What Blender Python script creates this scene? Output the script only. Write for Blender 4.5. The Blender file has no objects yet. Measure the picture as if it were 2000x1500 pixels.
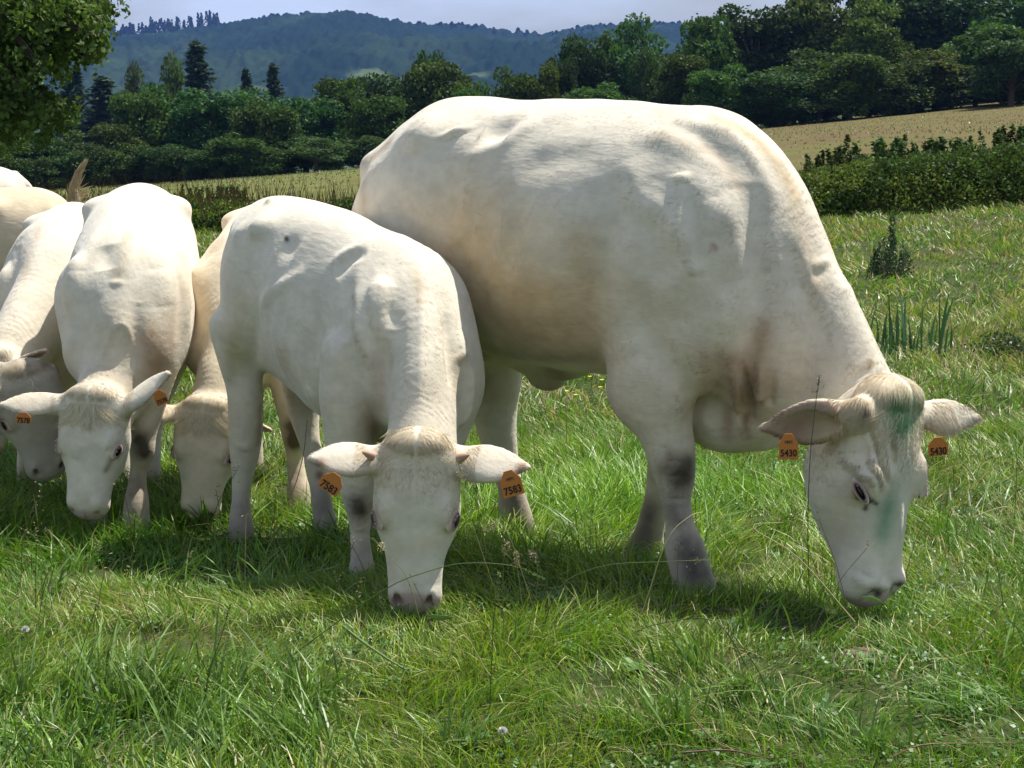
EXPO, SKY_ST, SUN_ST, CLOUD_COL = 0.52, 0.064, 5.0, (7.4, 8.6, 11.0, 1)
HAIR, VOX, DENOISE = 1.0, 1.0, True
COAT = (0.69, 0.625, 0.495)
GRASS_GAIN, GRASS_D = 1.6, 1.0
HAZE_COL, HAZE_D = (0.22, 0.42, 1.0, 1), 0.00010
import bpy, math, random
import numpy as np
from mathutils import Vector, Matrix

C = bpy.context.scene.collection
RNG = np.random.default_rng(11)
random.seed(4)
R = math.radians

# ------------------------------------------------------------------ camera, sky, sun, exposure
FPX, CAM_H, TILT = 3200.0, 1.6, math.atan(640 / 3200.0)
cam_d = bpy.data.cameras.new('camera')
cam_d.sensor_width = 36.0
cam_d.lens = 36.0 * FPX / 2000.0
cam_d.clip_start, cam_d.clip_end = 0.1, 9000
cam = bpy.data.objects.new('camera', cam_d)
C.objects.link(cam)
cam.location = (0, 0, CAM_H)
cam.rotation_euler = (R(90) - TILT, 0, 0)
bpy.context.scene.camera = cam
vs = bpy.context.scene.view_settings
bpy.context.scene.display_settings.display_device = 'sRGB'
vs.view_transform = 'Standard'
vs.look = 'None'
vs.exposure = EXPO
vs.gamma = 1

SUN_DIR = Vector((0.40, 0.34, 1.0)).normalized()          # towards the sun
SUN_EL = math.asin(SUN_DIR.z)
SUN_AZ = math.atan2(SUN_DIR.x, SUN_DIR.y)                 # clockwise from +Y
world = bpy.data.worlds.new('World')
bpy.context.scene.world = world
world.use_nodes = True
wn, wl = world.node_tree.nodes, world.node_tree.links
wn.clear()
wo = wn.new('ShaderNodeOutputWorld')
wb = wn.new('ShaderNodeBackground')
sky = wn.new('ShaderNodeTexSky')
sky.sky_type = 'NISHITA'
sky.sun_disc = False
sky.sun_elevation = SUN_EL
sky.sun_rotation = SUN_AZ
sky.air_density = 1.0
sky.dust_density = 1.2
sky.ozone_density = 2.0
wb.inputs['Strength'].default_value = SKY_ST
# thin white cloud veils across the sky, by direction
tc = wn.new('ShaderNodeTexCoord')
mp = wn.new('ShaderNodeMapping')
mp.inputs['Scale'].default_value = (3.0, 3.0, 9.0)
mp.inputs['Location'].default_value = (0.35, 0.1, 0.0)
nz = wn.new('ShaderNodeTexNoise')
nz.inputs['Scale'].default_value = 1.6
nz.inputs['Detail'].default_value = 7
nz.inputs['Roughness'].default_value = 0.55
cr = wn.new('ShaderNodeValToRGB')
cr.color_ramp.elements[0].position = 0.40
cr.color_ramp.elements[0].color = (0.25, 0.25, 0.25, 1)
cr.color_ramp.elements[1].position = 0.66
cr.color_ramp.elements[1].color = (0.95, 0.95, 0.95, 1)
mixc = wn.new('ShaderNodeMixRGB')
mixc.inputs['Color2'].default_value = CLOUD_COL
wl.new(tc.outputs['Generated'], mp.inputs['Vector'])
wl.new(mp.outputs['Vector'], nz.inputs['Vector'])
wl.new(nz.outputs['Fac'], cr.inputs['Fac'])
wl.new(cr.outputs['Color'], mixc.inputs['Fac'])
wl.new(sky.outputs['Color'], mixc.inputs['Color1'])
wl.new(mixc.outputs['Color'], wb.inputs['Color'])
wl.new(wb.outputs['Background'], wo.inputs['Surface'])

sun_d = bpy.data.lights.new('sun', 'SUN')
sun_d.energy = SUN_ST
sun_d.angle = R(0.55)
sun_d.color = (1.0, 0.955, 0.88)
sun = bpy.data.objects.new('sun', sun_d)
C.objects.link(sun)
sun.rotation_euler = SUN_DIR.to_track_quat('Z', 'Y').to_euler()
sun.location = (10, 10, 30)

bpy.context.scene.cycles.max_bounces = 6
bpy.context.scene.cycles.diffuse_bounces = 3
bpy.context.scene.cycles.glossy_bounces = 2
bpy.context.scene.cycles.transmission_bounces = 3
bpy.context.scene.cycles.transparent_max_bounces = 6
bpy.context.scene.cycles.caustics_reflective = False
bpy.context.scene.cycles.caustics_refractive = False
bpy.context.scene.cycles.use_denoising = DENOISE

# ------------------------------------------------------------------ geometry helpers
_c, _s = math.cos(TILT), math.sin(TILT)
def ray(px, py):
    x, u = (px - 1000) / FPX, -(py - 750) / FPX
    return np.array([x, _c + u * _s, -_s + u * _c])
EYE = np.array([0, 0, CAM_H])
def at(px, py, Y):
    """the point of the place that a spot of the photograph shows, Y metres away"""
    r = ray(px, py)
    return EYE + r * (Y / r[1])
def proj(p):
    p = np.asarray(p, float) - EYE
    d = p[..., 1] * _c - p[..., 2] * _s
    v = p[..., 1] * _s + p[..., 2] * _c
    return 1000 + FPX * p[..., 0] / d, 750 - FPX * v / d, d

def mesh_np(name, V, Fc, mat=None, parent=None, cols=None, smooth=True, k=None, link=True):
    """V (n,3); Fc: array (m,k) of faces or list of arrays"""
    me = bpy.data.meshes.new(name)
    V = np.ascontiguousarray(V, np.float32)
    Fl = Fc if isinstance(Fc, list) else [Fc]
    Fl = [np.asarray(f, np.int32) for f in Fl if len(f)]
    loops = np.concatenate([f.ravel() for f in Fl])
    sizes = np.concatenate([np.full(len(f), f.shape[1], np.int32) for f in Fl])
    me.vertices.add(len(V)); me.vertices.foreach_set('co', V.ravel())
    me.loops.add(len(loops)); me.loops.foreach_set('vertex_index', loops)
    me.polygons.add(len(sizes))
    st = np.zeros(len(sizes), np.int32); st[1:] = np.cumsum(sizes)[:-1]
    me.polygons.foreach_set('loop_start', st)
    me.polygons.foreach_set('loop_total', sizes)
    me.polygons.foreach_set('use_smooth', np.full(len(sizes), smooth))
    if cols is not None:
        a = me.color_attributes.new('Col', 'FLOAT_COLOR', 'POINT')
        c4 = np.ones((len(V), 4), np.float32); c4[:, :3] = cols
        a.data.foreach_set('color', c4.ravel())
    me.update(calc_edges=True)
    o = bpy.data.objects.new(name, me)
    if mat: me.materials.append(mat)
    if link: C.objects.link(o)
    if parent: o.parent = parent
    return o

def tag(o, label, cat, group=None, kind=None):
    if label: o['label'] = label
    if cat: o['category'] = cat
    if group: o['group'] = group
    if kind: o['kind'] = kind
    return o

def empty(name, loc):
    o = bpy.data.objects.new(name, None)
    o.empty_display_size = 0.2
    C.objects.link(o)
    o.location = loc
    return o

def catmull(P, n):
    P = np.asarray(P, float)
    if len(P) < 3:
        t = np.linspace(0, 1, n + 1)[:, None]
        return P[0] * (1 - t) + P[-1] * t
    Q = np.vstack([2 * P[0] - P[1], P, 2 * P[-1] - P[-2]])
    out = []
    for i in range(1, len(Q) - 2):
        p0, p1, p2, p3 = Q[i - 1:i + 3]
        for t in np.linspace(0, 1, n, endpoint=False):
            out.append(0.5 * (2 * p1 + (p2 - p0) * t + (2 * p0 - 5 * p1 + 4 * p2 - p3) * t * t + (3 * p1 - p0 - 3 * p2 + p3) * t ** 3))
    out.append(Q[-2])
    return np.array(out)

def unit(v):
    v = np.asarray(v, float)
    return v / (np.linalg.norm(v, axis=-1, keepdims=True) + 1e-9)

# vectorised value noise
_perm = np.random.default_rng(5).permutation(4096)
_vals = np.random.default_rng(6).random(4096).astype(np.float32)
def vnoise(x, y, z=0.0):
    x, y, z = np.broadcast_arrays(np.asarray(x, float), y, z)
    xi, yi, zi = np.floor(x).astype(int), np.floor(y).astype(int), np.floor(z).astype(int)
    fx, fy, fz = x - xi, y - yi, z - zi
    fx, fy, fz = fx * fx * (3 - 2 * fx), fy * fy * (3 - 2 * fy), fz * fz * (3 - 2 * fz)
    def h(i, j, k):
        return _vals[_perm[(_perm[(_perm[i & 4095] + j) & 4095] + k) & 4095]]
    def lx(j, k):
        return h(xi, j, k) * (1 - fx) + h(xi + 1, j, k) * fx
    def ly(k):
        return lx(yi, k) * (1 - fy) + lx(yi + 1, k) * fy
    return ly(zi) * (1 - fz) + ly(zi + 1) * fz
def fbm(x, y, z=0.0, o=4):
    s, a, f = 0.0, 0.5, 1.0
    for _ in range(o):
        s = s + a * vnoise(np.asarray(x) * f, np.asarray(y) * f, np.asarray(z) * f)
        a, f = a * 0.5, f * 2.03
    return s

def ground_z(x, y):
    x, y = np.asarray(x, float), np.asarray(y, float)
    t = y - 4.45
    near = np.where(t < 0, 0.10 * (1 - np.exp(np.minimum(t, 0) * 1.27)), -0.38 * (1 - np.exp(-np.maximum(t, 0) / 3.0)))
    w = np.clip((y - 7) / 14.0, 0, 1); w = w * w * (3 - 2 * w)
    xc = np.clip(x, -60, 60); xs = np.clip(x, -4, 12)
    side = w * (-0.23 + 0.023 * np.clip(x, -20, 20) + 0.0065 * xs * xs)
    # beyond the hedge the land falls away to the valley on the left, rises on the right
    s = np.clip((y - 23) / 97.0, 0, 1.6)
    s1 = np.clip(s, 0, 1)
    fa = s * (-5.3 + 0.100 * xc)
    bump = 0.05 * (fbm(x * 0.45 + 9, y * 0.45 + 3) - 0.5) + 0.03 * (fbm(x * 1.7, y * 1.7) - 0.5)
    return (near + side) * (1 - s1) + fa + bump

def gnd(px, py):
    """where the line of sight meets the ground"""
    r = ray(px, py); Y = 6.0
    lo, hi = 2.5, 60.0
    for _ in range(50):
        Y = (lo + hi) / 2; p = EYE + r * (Y / r[1])
        if p[2] > ground_z(p[0], p[1]): lo = Y
        else: hi = Y
    return EYE + r * (Y / r[1])

# ------------------------------------------------------------------ material helpers
def new_mat(name):
    m = bpy.data.materials.new(name)
    m.use_nodes = True
    nt = m.node_tree
    nt.nodes.clear()
    out = nt.nodes.new('ShaderNodeOutputMaterial')
    return m, nt, out
def principled(nt, col=(0.5, 0.5, 0.5), rough=0.7, spec=0.3):
    b = nt.nodes.new('ShaderNodeBsdfPrincipled')
    b.inputs['Base Color'].default_value = (*col, 1)
    b.inputs['Roughness'].default_value = rough
    b.inputs['Specular IOR Level'].default_value = spec
    return b
def simple_mat(name, col, rough=0.6, spec=0.3, var=0.15, scale=40):
    m, nt, out = new_mat(name)
    b = principled(nt, col, rough, spec)
    n = nt.nodes.new('ShaderNodeTexNoise'); n.inputs['Scale'].default_value = scale; n.inputs['Detail'].default_value = 5
    tcn = nt.nodes.new('ShaderNodeTexCoord')
    nt.links.new(tcn.outputs['Object'], n.inputs['Vector'])
    mr = nt.nodes.new('ShaderNodeMapRange')
    mr.inputs['To Min'].default_value = 1 - var; mr.inputs['To Max'].default_value = 1 + var
    nt.links.new(n.outputs['Fac'], mr.inputs['Value'])
    mx = nt.nodes.new('ShaderNodeMixRGB'); mx.blend_type = 'MULTIPLY'; mx.inputs['Fac'].default_value = 1
    mx.inputs['Color1'].default_value = (*col, 1)
    nt.links.new(mr.outputs['Result'], mx.inputs['Color2'])
    nt.links.new(mx.outputs['Color'], b.inputs['Base Color'])
    nt.links.new(b.outputs['BSDF'], out.inputs['Surface'])
    return m
# ------------------------------------------------------------------ cattle: implicit bodies meshed as one continuous skin
class Vol:
    def __init__(s, lo, hi, h):
        s.lo, s.h = np.array(lo, float), h
        s.n = np.ceil((np.array(hi) - s.lo) / h).astype(int) + 1
        s.f = np.full(s.n, 9.0, np.float32)
        s.ax = [(s.lo[i] + h * np.arange(s.n[i])).astype(np.float32) for i in range(3)]
    def box(s, lo, hi):
        a = np.clip(np.floor((np.array(lo) - s.lo) / s.h).astype(int), 0, s.n)
        b = np.clip(np.ceil((np.array(hi) - s.lo) / s.h).astype(int) + 1, 0, s.n)
        return tuple(slice(a[i], b[i]) for i in range(3))
    def grid(s, sl):
        return s.ax[0][sl[0]][:, None, None], s.ax[1][sl[1]][None, :, None], s.ax[2][sl[2]][None, None, :]
    def join(s, sl, d, k):
        f = s.f[sl]
        if k <= 0:
            np.minimum(f, d, out=f)
        else:
            h = np.maximum(k - np.abs(f - d), 0) / k
            f[...] = np.minimum(f, d) - h * h * h * k / 6.0
    def cut(s, sl, d, k):
        f = s.f[sl]
        h = np.maximum(k - np.abs(f + d), 0) / k
        f[...] = np.maximum(f, -d) + h * h * h * k / 6.0
    def ell_d(s, sl, c, r, M):
        x, y, z = s.grid(sl)
        x, y, z = x - c[0], y - c[1], z - c[2]
        k0 = 0; k1 = 0
        for i in range(3):
            q = (x * M[i][0] + y * M[i][1] + z * M[i][2]) / r[i]
            k0 = k0 + q * q; k1 = k1 + (q / r[i]) ** 2
        k0, k1 = np.sqrt(k0), np.sqrt(k1) + 1e-6
        return (k0 * (k0 - 1) / k1).astype(np.float32)
    def ell(s, c, r, M=None, k=0.05, cut=False):
        """ellipsoid; M rows are its axes"""
        M = np.eye(3) if M is None else np.asarray(M, float)
        c, r = np.asarray(c, float), np.asarray(r, float)
        e = np.sqrt(((M * r[:, None]) ** 2).sum(0)) + k + 3 * s.h
        sl = s.box(c - e, c + e)
        if min(sl[i].stop - sl[i].start for i in range(3)) <= 0: return
        d = s.ell_d(sl, c, r, M)
        (s.cut if cut else s.join)(sl, d, k)
    def tube(s, st, ups, k=0.04, n=6, taper=0.0, cut=False):
        """st rows: x,y,z, half side, half up; ups: per-row 'up' hint. taper narrows the side away from up"""
        st = np.asarray(st, float)
        ups = np.broadcast_to(np.asarray(ups, float), (len(st), 3))
        S = catmull(np.hstack([st, ups]), n)
        P, a, b, U = S[:, :3], np.maximum(S[:, 3], .004), np.maximum(S[:, 4], .004), S[:, 5:8]
        m = np.maximum(a, b).max() + k + 4 * s.h
        lo, hi = P.min(0) - m, P.max(0) + m
        sl0 = s.box(lo, hi)
        D = np.full([q.stop - q.start for q in sl0], 9.0, np.float32)
        if min(D.shape) <= 0: return
        for i in range(len(P) - 1):
            A, B = P[i], P[i + 1]
            L = np.linalg.norm(B - A) + 1e-6
            t = (B - A) / L
            up = U[i] - t * (U[i] @ t); up = unit(up); sd = np.cross(t, up)
            mm = max(a[i], a[i + 1], b[i], b[i + 1]) + k + 3 * s.h
            sl = s.box(np.minimum(A, B) - mm, np.maximum(A, B) + mm)
            if min(sl[j].stop - sl[j].start for j in range(3)) <= 0: continue
            x, y, z = s.grid(sl)
            x, y, z = x - A[0], y - A[1], z - A[2]
            w = x * t[0] + y * t[1] + z * t[2]
            tt = np.clip(w / L, 0, 1)
            e = w - tt * L
            u = x * sd[0] + y * sd[1] + z * sd[2]
            v = x * up[0] + y * up[1] + z * up[2]
            ra = a[i] + (a[i + 1] - a[i]) * tt
            rb = b[i] + (b[i + 1] - b[i]) * tt
            if taper: ra = ra * (1 + taper * np.clip(v / rb, -1, 1))
            rc = np.minimum(ra, rb)
            k0 = np.sqrt((u / ra) ** 2 + (v / rb) ** 2 + (e / rc) ** 2)
            k1 = np.sqrt((u / ra ** 2) ** 2 + (v / rb ** 2) ** 2 + (e / rc ** 2) ** 2) + 1e-6
            d = k0 * (k0 - 1) / k1
            so = tuple(slice(sl[j].start - sl0[j].start, sl[j].stop - sl0[j].start) for j in range(3))
            D[so] = np.minimum(D[so], d)
        (s.cut if cut else s.join)(sl0, D, k)
    def trunk(s, st, k=0.05):
        """rows: x, ztop, zbot, half width, widest (v of the widest line, -1..1)"""
        st = np.asarray(st, float)
        S = catmull(st, 8)
        o = np.argsort(S[:, 0]); S = S[o]
        sl = s.box((S[0, 0] - .05, -S[:, 3].max() - .15, S[:, 2].min() - .15), (S[-1, 0] + .05, S[:, 3].max() + .15, S[:, 1].max() + .12))
        x, y, z = s.grid(sl)
        xx = x[:, 0, 0]
        top = np.interp(xx, S[:, 0], S[:, 1])[:, None, None]; bot = np.interp(xx, S[:, 0], S[:, 2])[:, None, None]
        w = np.interp(xx, S[:, 0], S[:, 3])[:, None, None]
        wz = np.interp(xx, S[:, 0], S[:, 4])[:, None, None]
        inside = ((x >= S[0, 0]) & (x <= S[-1, 0]))
        zc = bot + (top - bot) * (0.5 + 0.5 * wz)
        hb = np.where(z > zc, top - zc, zc - bot)
        w = np.maximum(w, .01)
        k0 = np.sqrt((y / w) ** 2 + ((z - zc) / hb) ** 2)
        k1 = np.sqrt((y / w ** 2) ** 2 + ((z - zc) / hb ** 2) ** 2) + 1e-6
        d = k0 * (k0 - 1) / k1
        dx = np.maximum(S[0, 0] - x, x - S[-1, 0])
        d = np.maximum(d, dx + 0 * d).astype(np.float32)
        s.join(sl, d, k)
    def mesh(s):
        f = s.f
        neg = f < 0
        nx, ny, nz_ = f.shape
        cnt = np.zeros((nx - 1, ny - 1, nz_ - 1), np.int8)
        for dx in (0, 1):
            for dy in (0, 1):
                for dz in (0, 1):
                    cnt += neg[dx:nx - 1 + dx, dy:ny - 1 + dy, dz:nz_ - 1 + dz]
        act = (cnt > 0) & (cnt < 8)
        I = np.argwhere(act)
        idx = np.full(act.shape, -1, np.int32); idx[act] = np.arange(len(I))
        acc = np.zeros((len(I), 3)); num = np.zeros(len(I))
        i, j, k = I.T
        cor = {(a, b, c): f[i + a, j + b, k + c] for a in (0, 1) for b in (0, 1) for c in (0, 1)}
        for a in cor:
            for ax in range(3):
                if a[ax] == 0:
                    b = list(a); b[ax] = 1; b = tuple(b)
                    fa, fb = cor[a], cor[b]
                    m = (fa < 0) != (fb < 0)
                    t = np.where(m, fa / np.where(m, fa - fb, 1), 0)
                    p = np.tile(np.array(a, float), (len(I), 1)); p[:, ax] = t
                    acc += p * m[:, None]; num += m
        V = (I + acc / num[:, None]) * s.h + s.lo
        quads = []
        for ax in range(3):
            o1, o2 = [(1, 2), (2, 0), (0, 1)][ax]
            sl1 = [slice(1, -1)] * 3; sl1[ax] = slice(0, -1)
            sl2 = [slice(1, -1)] * 3; sl2[ax] = slice(1, None)
            A, B = neg[tuple(sl1)], neg[tuple(sl2)]
            E = np.argwhere(A != B)
            flip = A[tuple(E.T)]
            base = E.copy()
            for q in range(3):
                if q != ax: base[:, q] += 1
            def g(d1, d2):
                b = base.copy(); b[:, o1] += d1; b[:, o2] += d2
                return idx[tuple(b.T)]
            q = np.stack([g(-1, -1), g(0, -1), g(0, 0), g(-1, 0)], 1)
            q[~flip] = q[~flip][:, ::-1]
            quads.append(q)
        Q = np.vstack(quads)
        Q = Q[(Q >= 0).all(1)]
        # keep only the largest shell's faces; light smoothing
        for _ in range(2):
            s2 = np.zeros_like(V); c2 = np.zeros(len(V))
            for a, b in ((0, 1), (1, 2), (2, 3), (3, 0)):
                for c in range(3):
                    s2[:, c] += np.bincount(Q[:, a], V[Q[:, b], c], len(V)) + np.bincount(Q[:, b], V[Q[:, a], c], len(V))
                c2 += np.bincount(Q[:, a], minlength=len(V)) + np.bincount(Q[:, b], minlength=len(V))
            V = V * 0.5 + 0.5 * s2 / np.maximum(c2, 1)[:, None]
        return V, Q

def vnormals(V, Q):
    n = np.cross(V[Q[:, 2]] - V[Q[:, 0]], V[Q[:, 3]] - V[Q[:, 1]])
    N = np.zeros_like(V)
    for a in range(4):
        for c in range(3):
            N[:, c] += np.bincount(Q[:, a], n[:, c], len(V))
    return unit(N)

class Frame:
    """the animal's own axes: x forward, y to its left, z up"""
    def __init__(s, org, phi):
        a = R(phi)
        s.u = np.array([math.cos(a), -math.sin(a), 0]); s.l = np.array([math.sin(a), math.cos(a), 0])
        s.o = np.asarray(org, float); s.phi = phi
        s.M = np.array([s.u, s.l, [0, 0, 1.0]])
    def loc(s, p): return s.M @ (np.asarray(p, float) - s.o)
    def vec(s, v): return s.M @ np.asarray(v, float)
    def sag(s, px, py, y=0.0):
        r = ray(px, py)
        t = ((s.o + s.l * y - EYE) @ s.l) / (r @ s.l)
        return s.loc(EYE + r * t)

def cattle_mat():
    m, nt, out = new_mat('white_coat')
    L = nt.links.new
    b = principled(nt, rough=0.75, spec=0.12)
    at_ = nt.nodes.new('ShaderNodeAttribute'); at_.attribute_name = 'Col'
    tcn = nt.nodes.new('ShaderNodeTexCoord')
    n1 = nt.nodes.new('ShaderNodeTexNoise'); n1.inputs['Scale'].default_value = 9; n1.inputs['Detail'].default_value = 6
    mr = nt.nodes.new('ShaderNodeMapRange'); mr.inputs['To Min'].default_value = 0.86; mr.inputs['To Max'].default_value = 1.10
    mx = nt.nodes.new('ShaderNodeMixRGB'); mx.blend_type = 'MULTIPLY'; mx.inputs['Fac'].default_value = 1
    L(tcn.outputs['Object'], n1.inputs['Vector']); L(n1.outputs['Fac'], mr.inputs['Value'])
    L(at_.outputs['Color'], mx.inputs['Color1']); L(mr.outputs['Result'], mx.inputs['Color2'])
    L(mx.outputs['Color'], b.inputs['Base Color'])
    n2 = nt.nodes.new('ShaderNodeTexNoise'); n2.inputs['Scale'].default_value = 55; n2.inputs['Detail'].default_value = 4
    mp2 = nt.nodes.new('ShaderNodeMapping'); mp2.inputs['Scale'].default_value = (0.35, 1, 1)
    L(tcn.outputs['Object'], mp2.inputs['Vector']); L(mp2.outputs['Vector'], n2.inputs['Vector'])
    bp = nt.nodes.new('ShaderNodeBump'); bp.inputs['Strength'].default_value = 0.35; bp.inputs['Distance'].default_value = 0.006
    L(n2.outputs['Fac'], bp.inputs['Height']); L(bp.outputs['Normal'], b.inputs['Normal'])
    b.inputs['Sheen Weight'].default_value = 0.25
    b.inputs['Sheen Roughness'].default_value = 0.5
    L(b.outputs['BSDF'], out.inputs['Surface'])
    return m
def hair_mat():
    m, nt, out = new_mat('coat_hair')
    L = nt.links.new
    at_ = nt.nodes.new('ShaderNodeAttribute'); at_.attribute_name = 'Col'
    d = nt.nodes.new('ShaderNodeBsdfPrincipled'); d.inputs['Roughness'].default_value = .55
    d.inputs['Specular IOR Level'].default_value = 0.2
    t = nt.nodes.new('ShaderNodeBsdfTranslucent')
    mix = nt.nodes.new('ShaderNodeMixShader'); mix.inputs['Fac'].default_value = 0.3
    L(at_.outputs['Color'], d.inputs['Base Color']); L(at_.outputs['Color'], t.inputs['Color'])
    L(d.outputs['BSDF'], mix.inputs[1]); L(t.outputs['BSDF'], mix.inputs[2]); L(mix.outputs['Shader'], out.inputs['Surface'])
    return m
M_COAT, M_HAIR = cattle_mat(), hair_mat()
def glossy_mat(name, col, rough):
    m, nt, out = new_mat(name)
    b = principled(nt, col, rough, 0.5)
    nt.links.new(b.outputs['BSDF'], out.inputs['Surface'])
    return m
M_EYE = glossy_mat('dark_eye', (0.012, 0.009, 0.008), 0.12)
M_TAG = simple_mat('orange_tag_plastic', (0.50, 0.17, 0.022), 0.45, 0.4, 0.12, 90)
M_INK = simple_mat('black_ink', (0.02, 0.012, 0.01), 0.6)
M_HORN = simple_mat('horn_bud', (0.42, 0.25, 0.17), 0.5)

def ribbons(P, D, N, L, W, cols, bend=0.3, seg=2, curl=None):
    """thin hair ribbons: root P, direction D, surface normal N"""
    n = len(P)
    side = unit(np.cross(D, N)) * W[:, None] * 0.5
    rows = []
    for i in range(seg + 1):
        t = i / seg
        c = P + D * (L * t)[:, None] + N * (-bend * L * t * t)[:, None]
        if curl is not None: c = c + curl * (t * t * L)[:, None]
        w = 1 - t if i == seg else 1 - 0.35 * t
        if i < seg: rows += [c - side * w, c + side * w]
        else: rows.append(c)
    V = np.stack(rows, 1).reshape(-1, 3)
    m = 2 * seg + 1
    base = (np.arange(n) * m)[:, None]
    q = [base + np.array([[2 * i, 2 * i + 1, 2 * i + 3, 2 * i + 2]]) for i in range(seg - 1)]
    t3 = base + np.array([[2 * seg - 2, 2 * seg - 1, 2 * seg]])
    F = ([np.vstack(q)] if q else []) + [t3]
    return V, F, np.repeat(cols, m, 0)

def merge(parts):
    Vs, Cs, F4, F3, off = [], [], [], [], 0
    for V, F, c in parts:
        for f in F:
            f = np.asarray(f)
            if len(f) == 0: continue
            (F4 if f.shape[1] == 4 else F3).append(f + off)
        Vs.append(V); Cs.append(c); off += len(V)
    F = []
    if F4: F.append(np.vstack(F4))
    if F3: F.append(np.vstack(F3))
    return np.vstack(Vs), F, np.vstack(Cs)

WHITE = np.array(COAT)
def blob(V, col, c, r, tint, amt, M=None):
    d = (V - np.asarray(c)) / np.asarray(r)
    w = np.exp(-(d ** 2).sum(1) * 1.2)[:, None] * amt
    return col * (1 - w) + np.asarray(tint) * w

def snapper(V, N, fr):
    W = V @ fr.M + fr.o
    px, py, dd = proj(W)
    face = ((N @ fr.M) * unit(EYE - W)).sum(1) > .05
    I = np.where(face)[0]
    def snap(q):
        d = np.hypot(px[I] - q[0], py[I] - q[1])
        near = I[d < d.min() + 7]
        return V[near[np.argmin(dd[near])]]
    return snap
def dist_line(V, pts):
    P = np.array(pts) if len(pts) > 1 else np.array([pts[0], pts[0] + 1e-4])
    best = np.full(len(V), 9.0); tt = np.zeros(len(V))
    for i in range(len(P) - 1):
        ab = P[i + 1] - P[i]; t = np.clip(((V - P[i]) @ ab) / (ab @ ab + 1e-12), 0, 1)
        d = np.linalg.norm(V - P[i] - t[:, None] * ab, axis=1)
        m = d < best; best[m] = d[m]; tt[m] = ((i + t) / (len(P) - 1))[m]
    return best, tt
def sculpt(V, N, fr, strokes):
    snap = snapper(V, N, fr)
    out = np.zeros(len(V))
    for s in strokes:
        pts, w, h = s[0], s[1] * 1.15, s[2] * .88
        L = [snap(q) for q in pts]
        mir = len(s) > 3 and s[3]
        for k in ((1, -1) if mir else (1,)):
            P = [p * np.array([1, k, 1]) for p in L]
            d, t = dist_line(V, P)
            e = 1.0 if len(pts) < 2 else np.sin(np.pi * np.clip(t, .02, .98)) ** .7
            out += h * np.exp(-(d / w) ** 2) * e
    return out
def paint_stain_shade(V, N, fr, col, stains):  # stains: coat stains and painted-in shade
    snap = snapper(V, N, fr)
    n = fbm(V[:, 0] * 30, V[:, 1] * 30, V[:, 2] * 30, 3)
    for pts, w, tint, amt in stains:
        d, t = dist_line(V, [snap(q) for q in pts])
        k = (np.exp(-(d / w) ** 2) * amt * (.55 + .95 * n))
        k = np.clip(k, 0, .95)[:, None]
        col = col * (1 - k) + np.array(tint) * k
    return col

def text_mesh(name, body, size, mat, parent):
    cu = bpy.data.curves.new(name, 'FONT')
    cu.body = body; cu.size = size; cu.align_x = 'CENTER'; cu.align_y = 'CENTER'
    cu.extrude = 0.0006; cu.offset = 0.018 * size
    tmp = bpy.data.objects.new(name, cu)
    me = bpy.data.meshes.new_from_object(tmp)
    bpy.data.objects.remove(tmp)
    me.materials.clear(); me.materials.append(mat)
    o = bpy.data.objects.new(name, me)
    C.objects.link(o)
    o.parent = parent
    return o

HEAD_CALF = [  # s, front, back, half width
    (-.03, -.08, -.22, .10), (.03, -.015, -.29, .215), (.12, .012, -.34, .262), (.25, .02, -.37, .262), (.38, .012, -.40, .268),
    (.50, .0, -.40, .245), (.62, -.005, -.36, .200), (.74, -.008, -.31, .172), (.86, -.012, -.27, .162), (.94, -.03, -.25, .160), (1.0, -.075, -.21, .125), (1.03, -.12, -.18, .06)]
HEAD_BULL = [
    (-.04, -.07, -.22, .10), (.02, -.012, -.29, .185), (.10, .012, -.36, .225), (.22, .022, -.47, .235), (.34, .018, -.54, .248),
    (.45, .005, -.56, .242), (.58, -.004, -.50, .205), (.70, -.008, -.41, .180), (.82, -.012, -.33, .172), (.92, -.025, -.29, .178), (.98, -.06, -.24, .16), (1.02, -.11, -.18, .08)]

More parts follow.
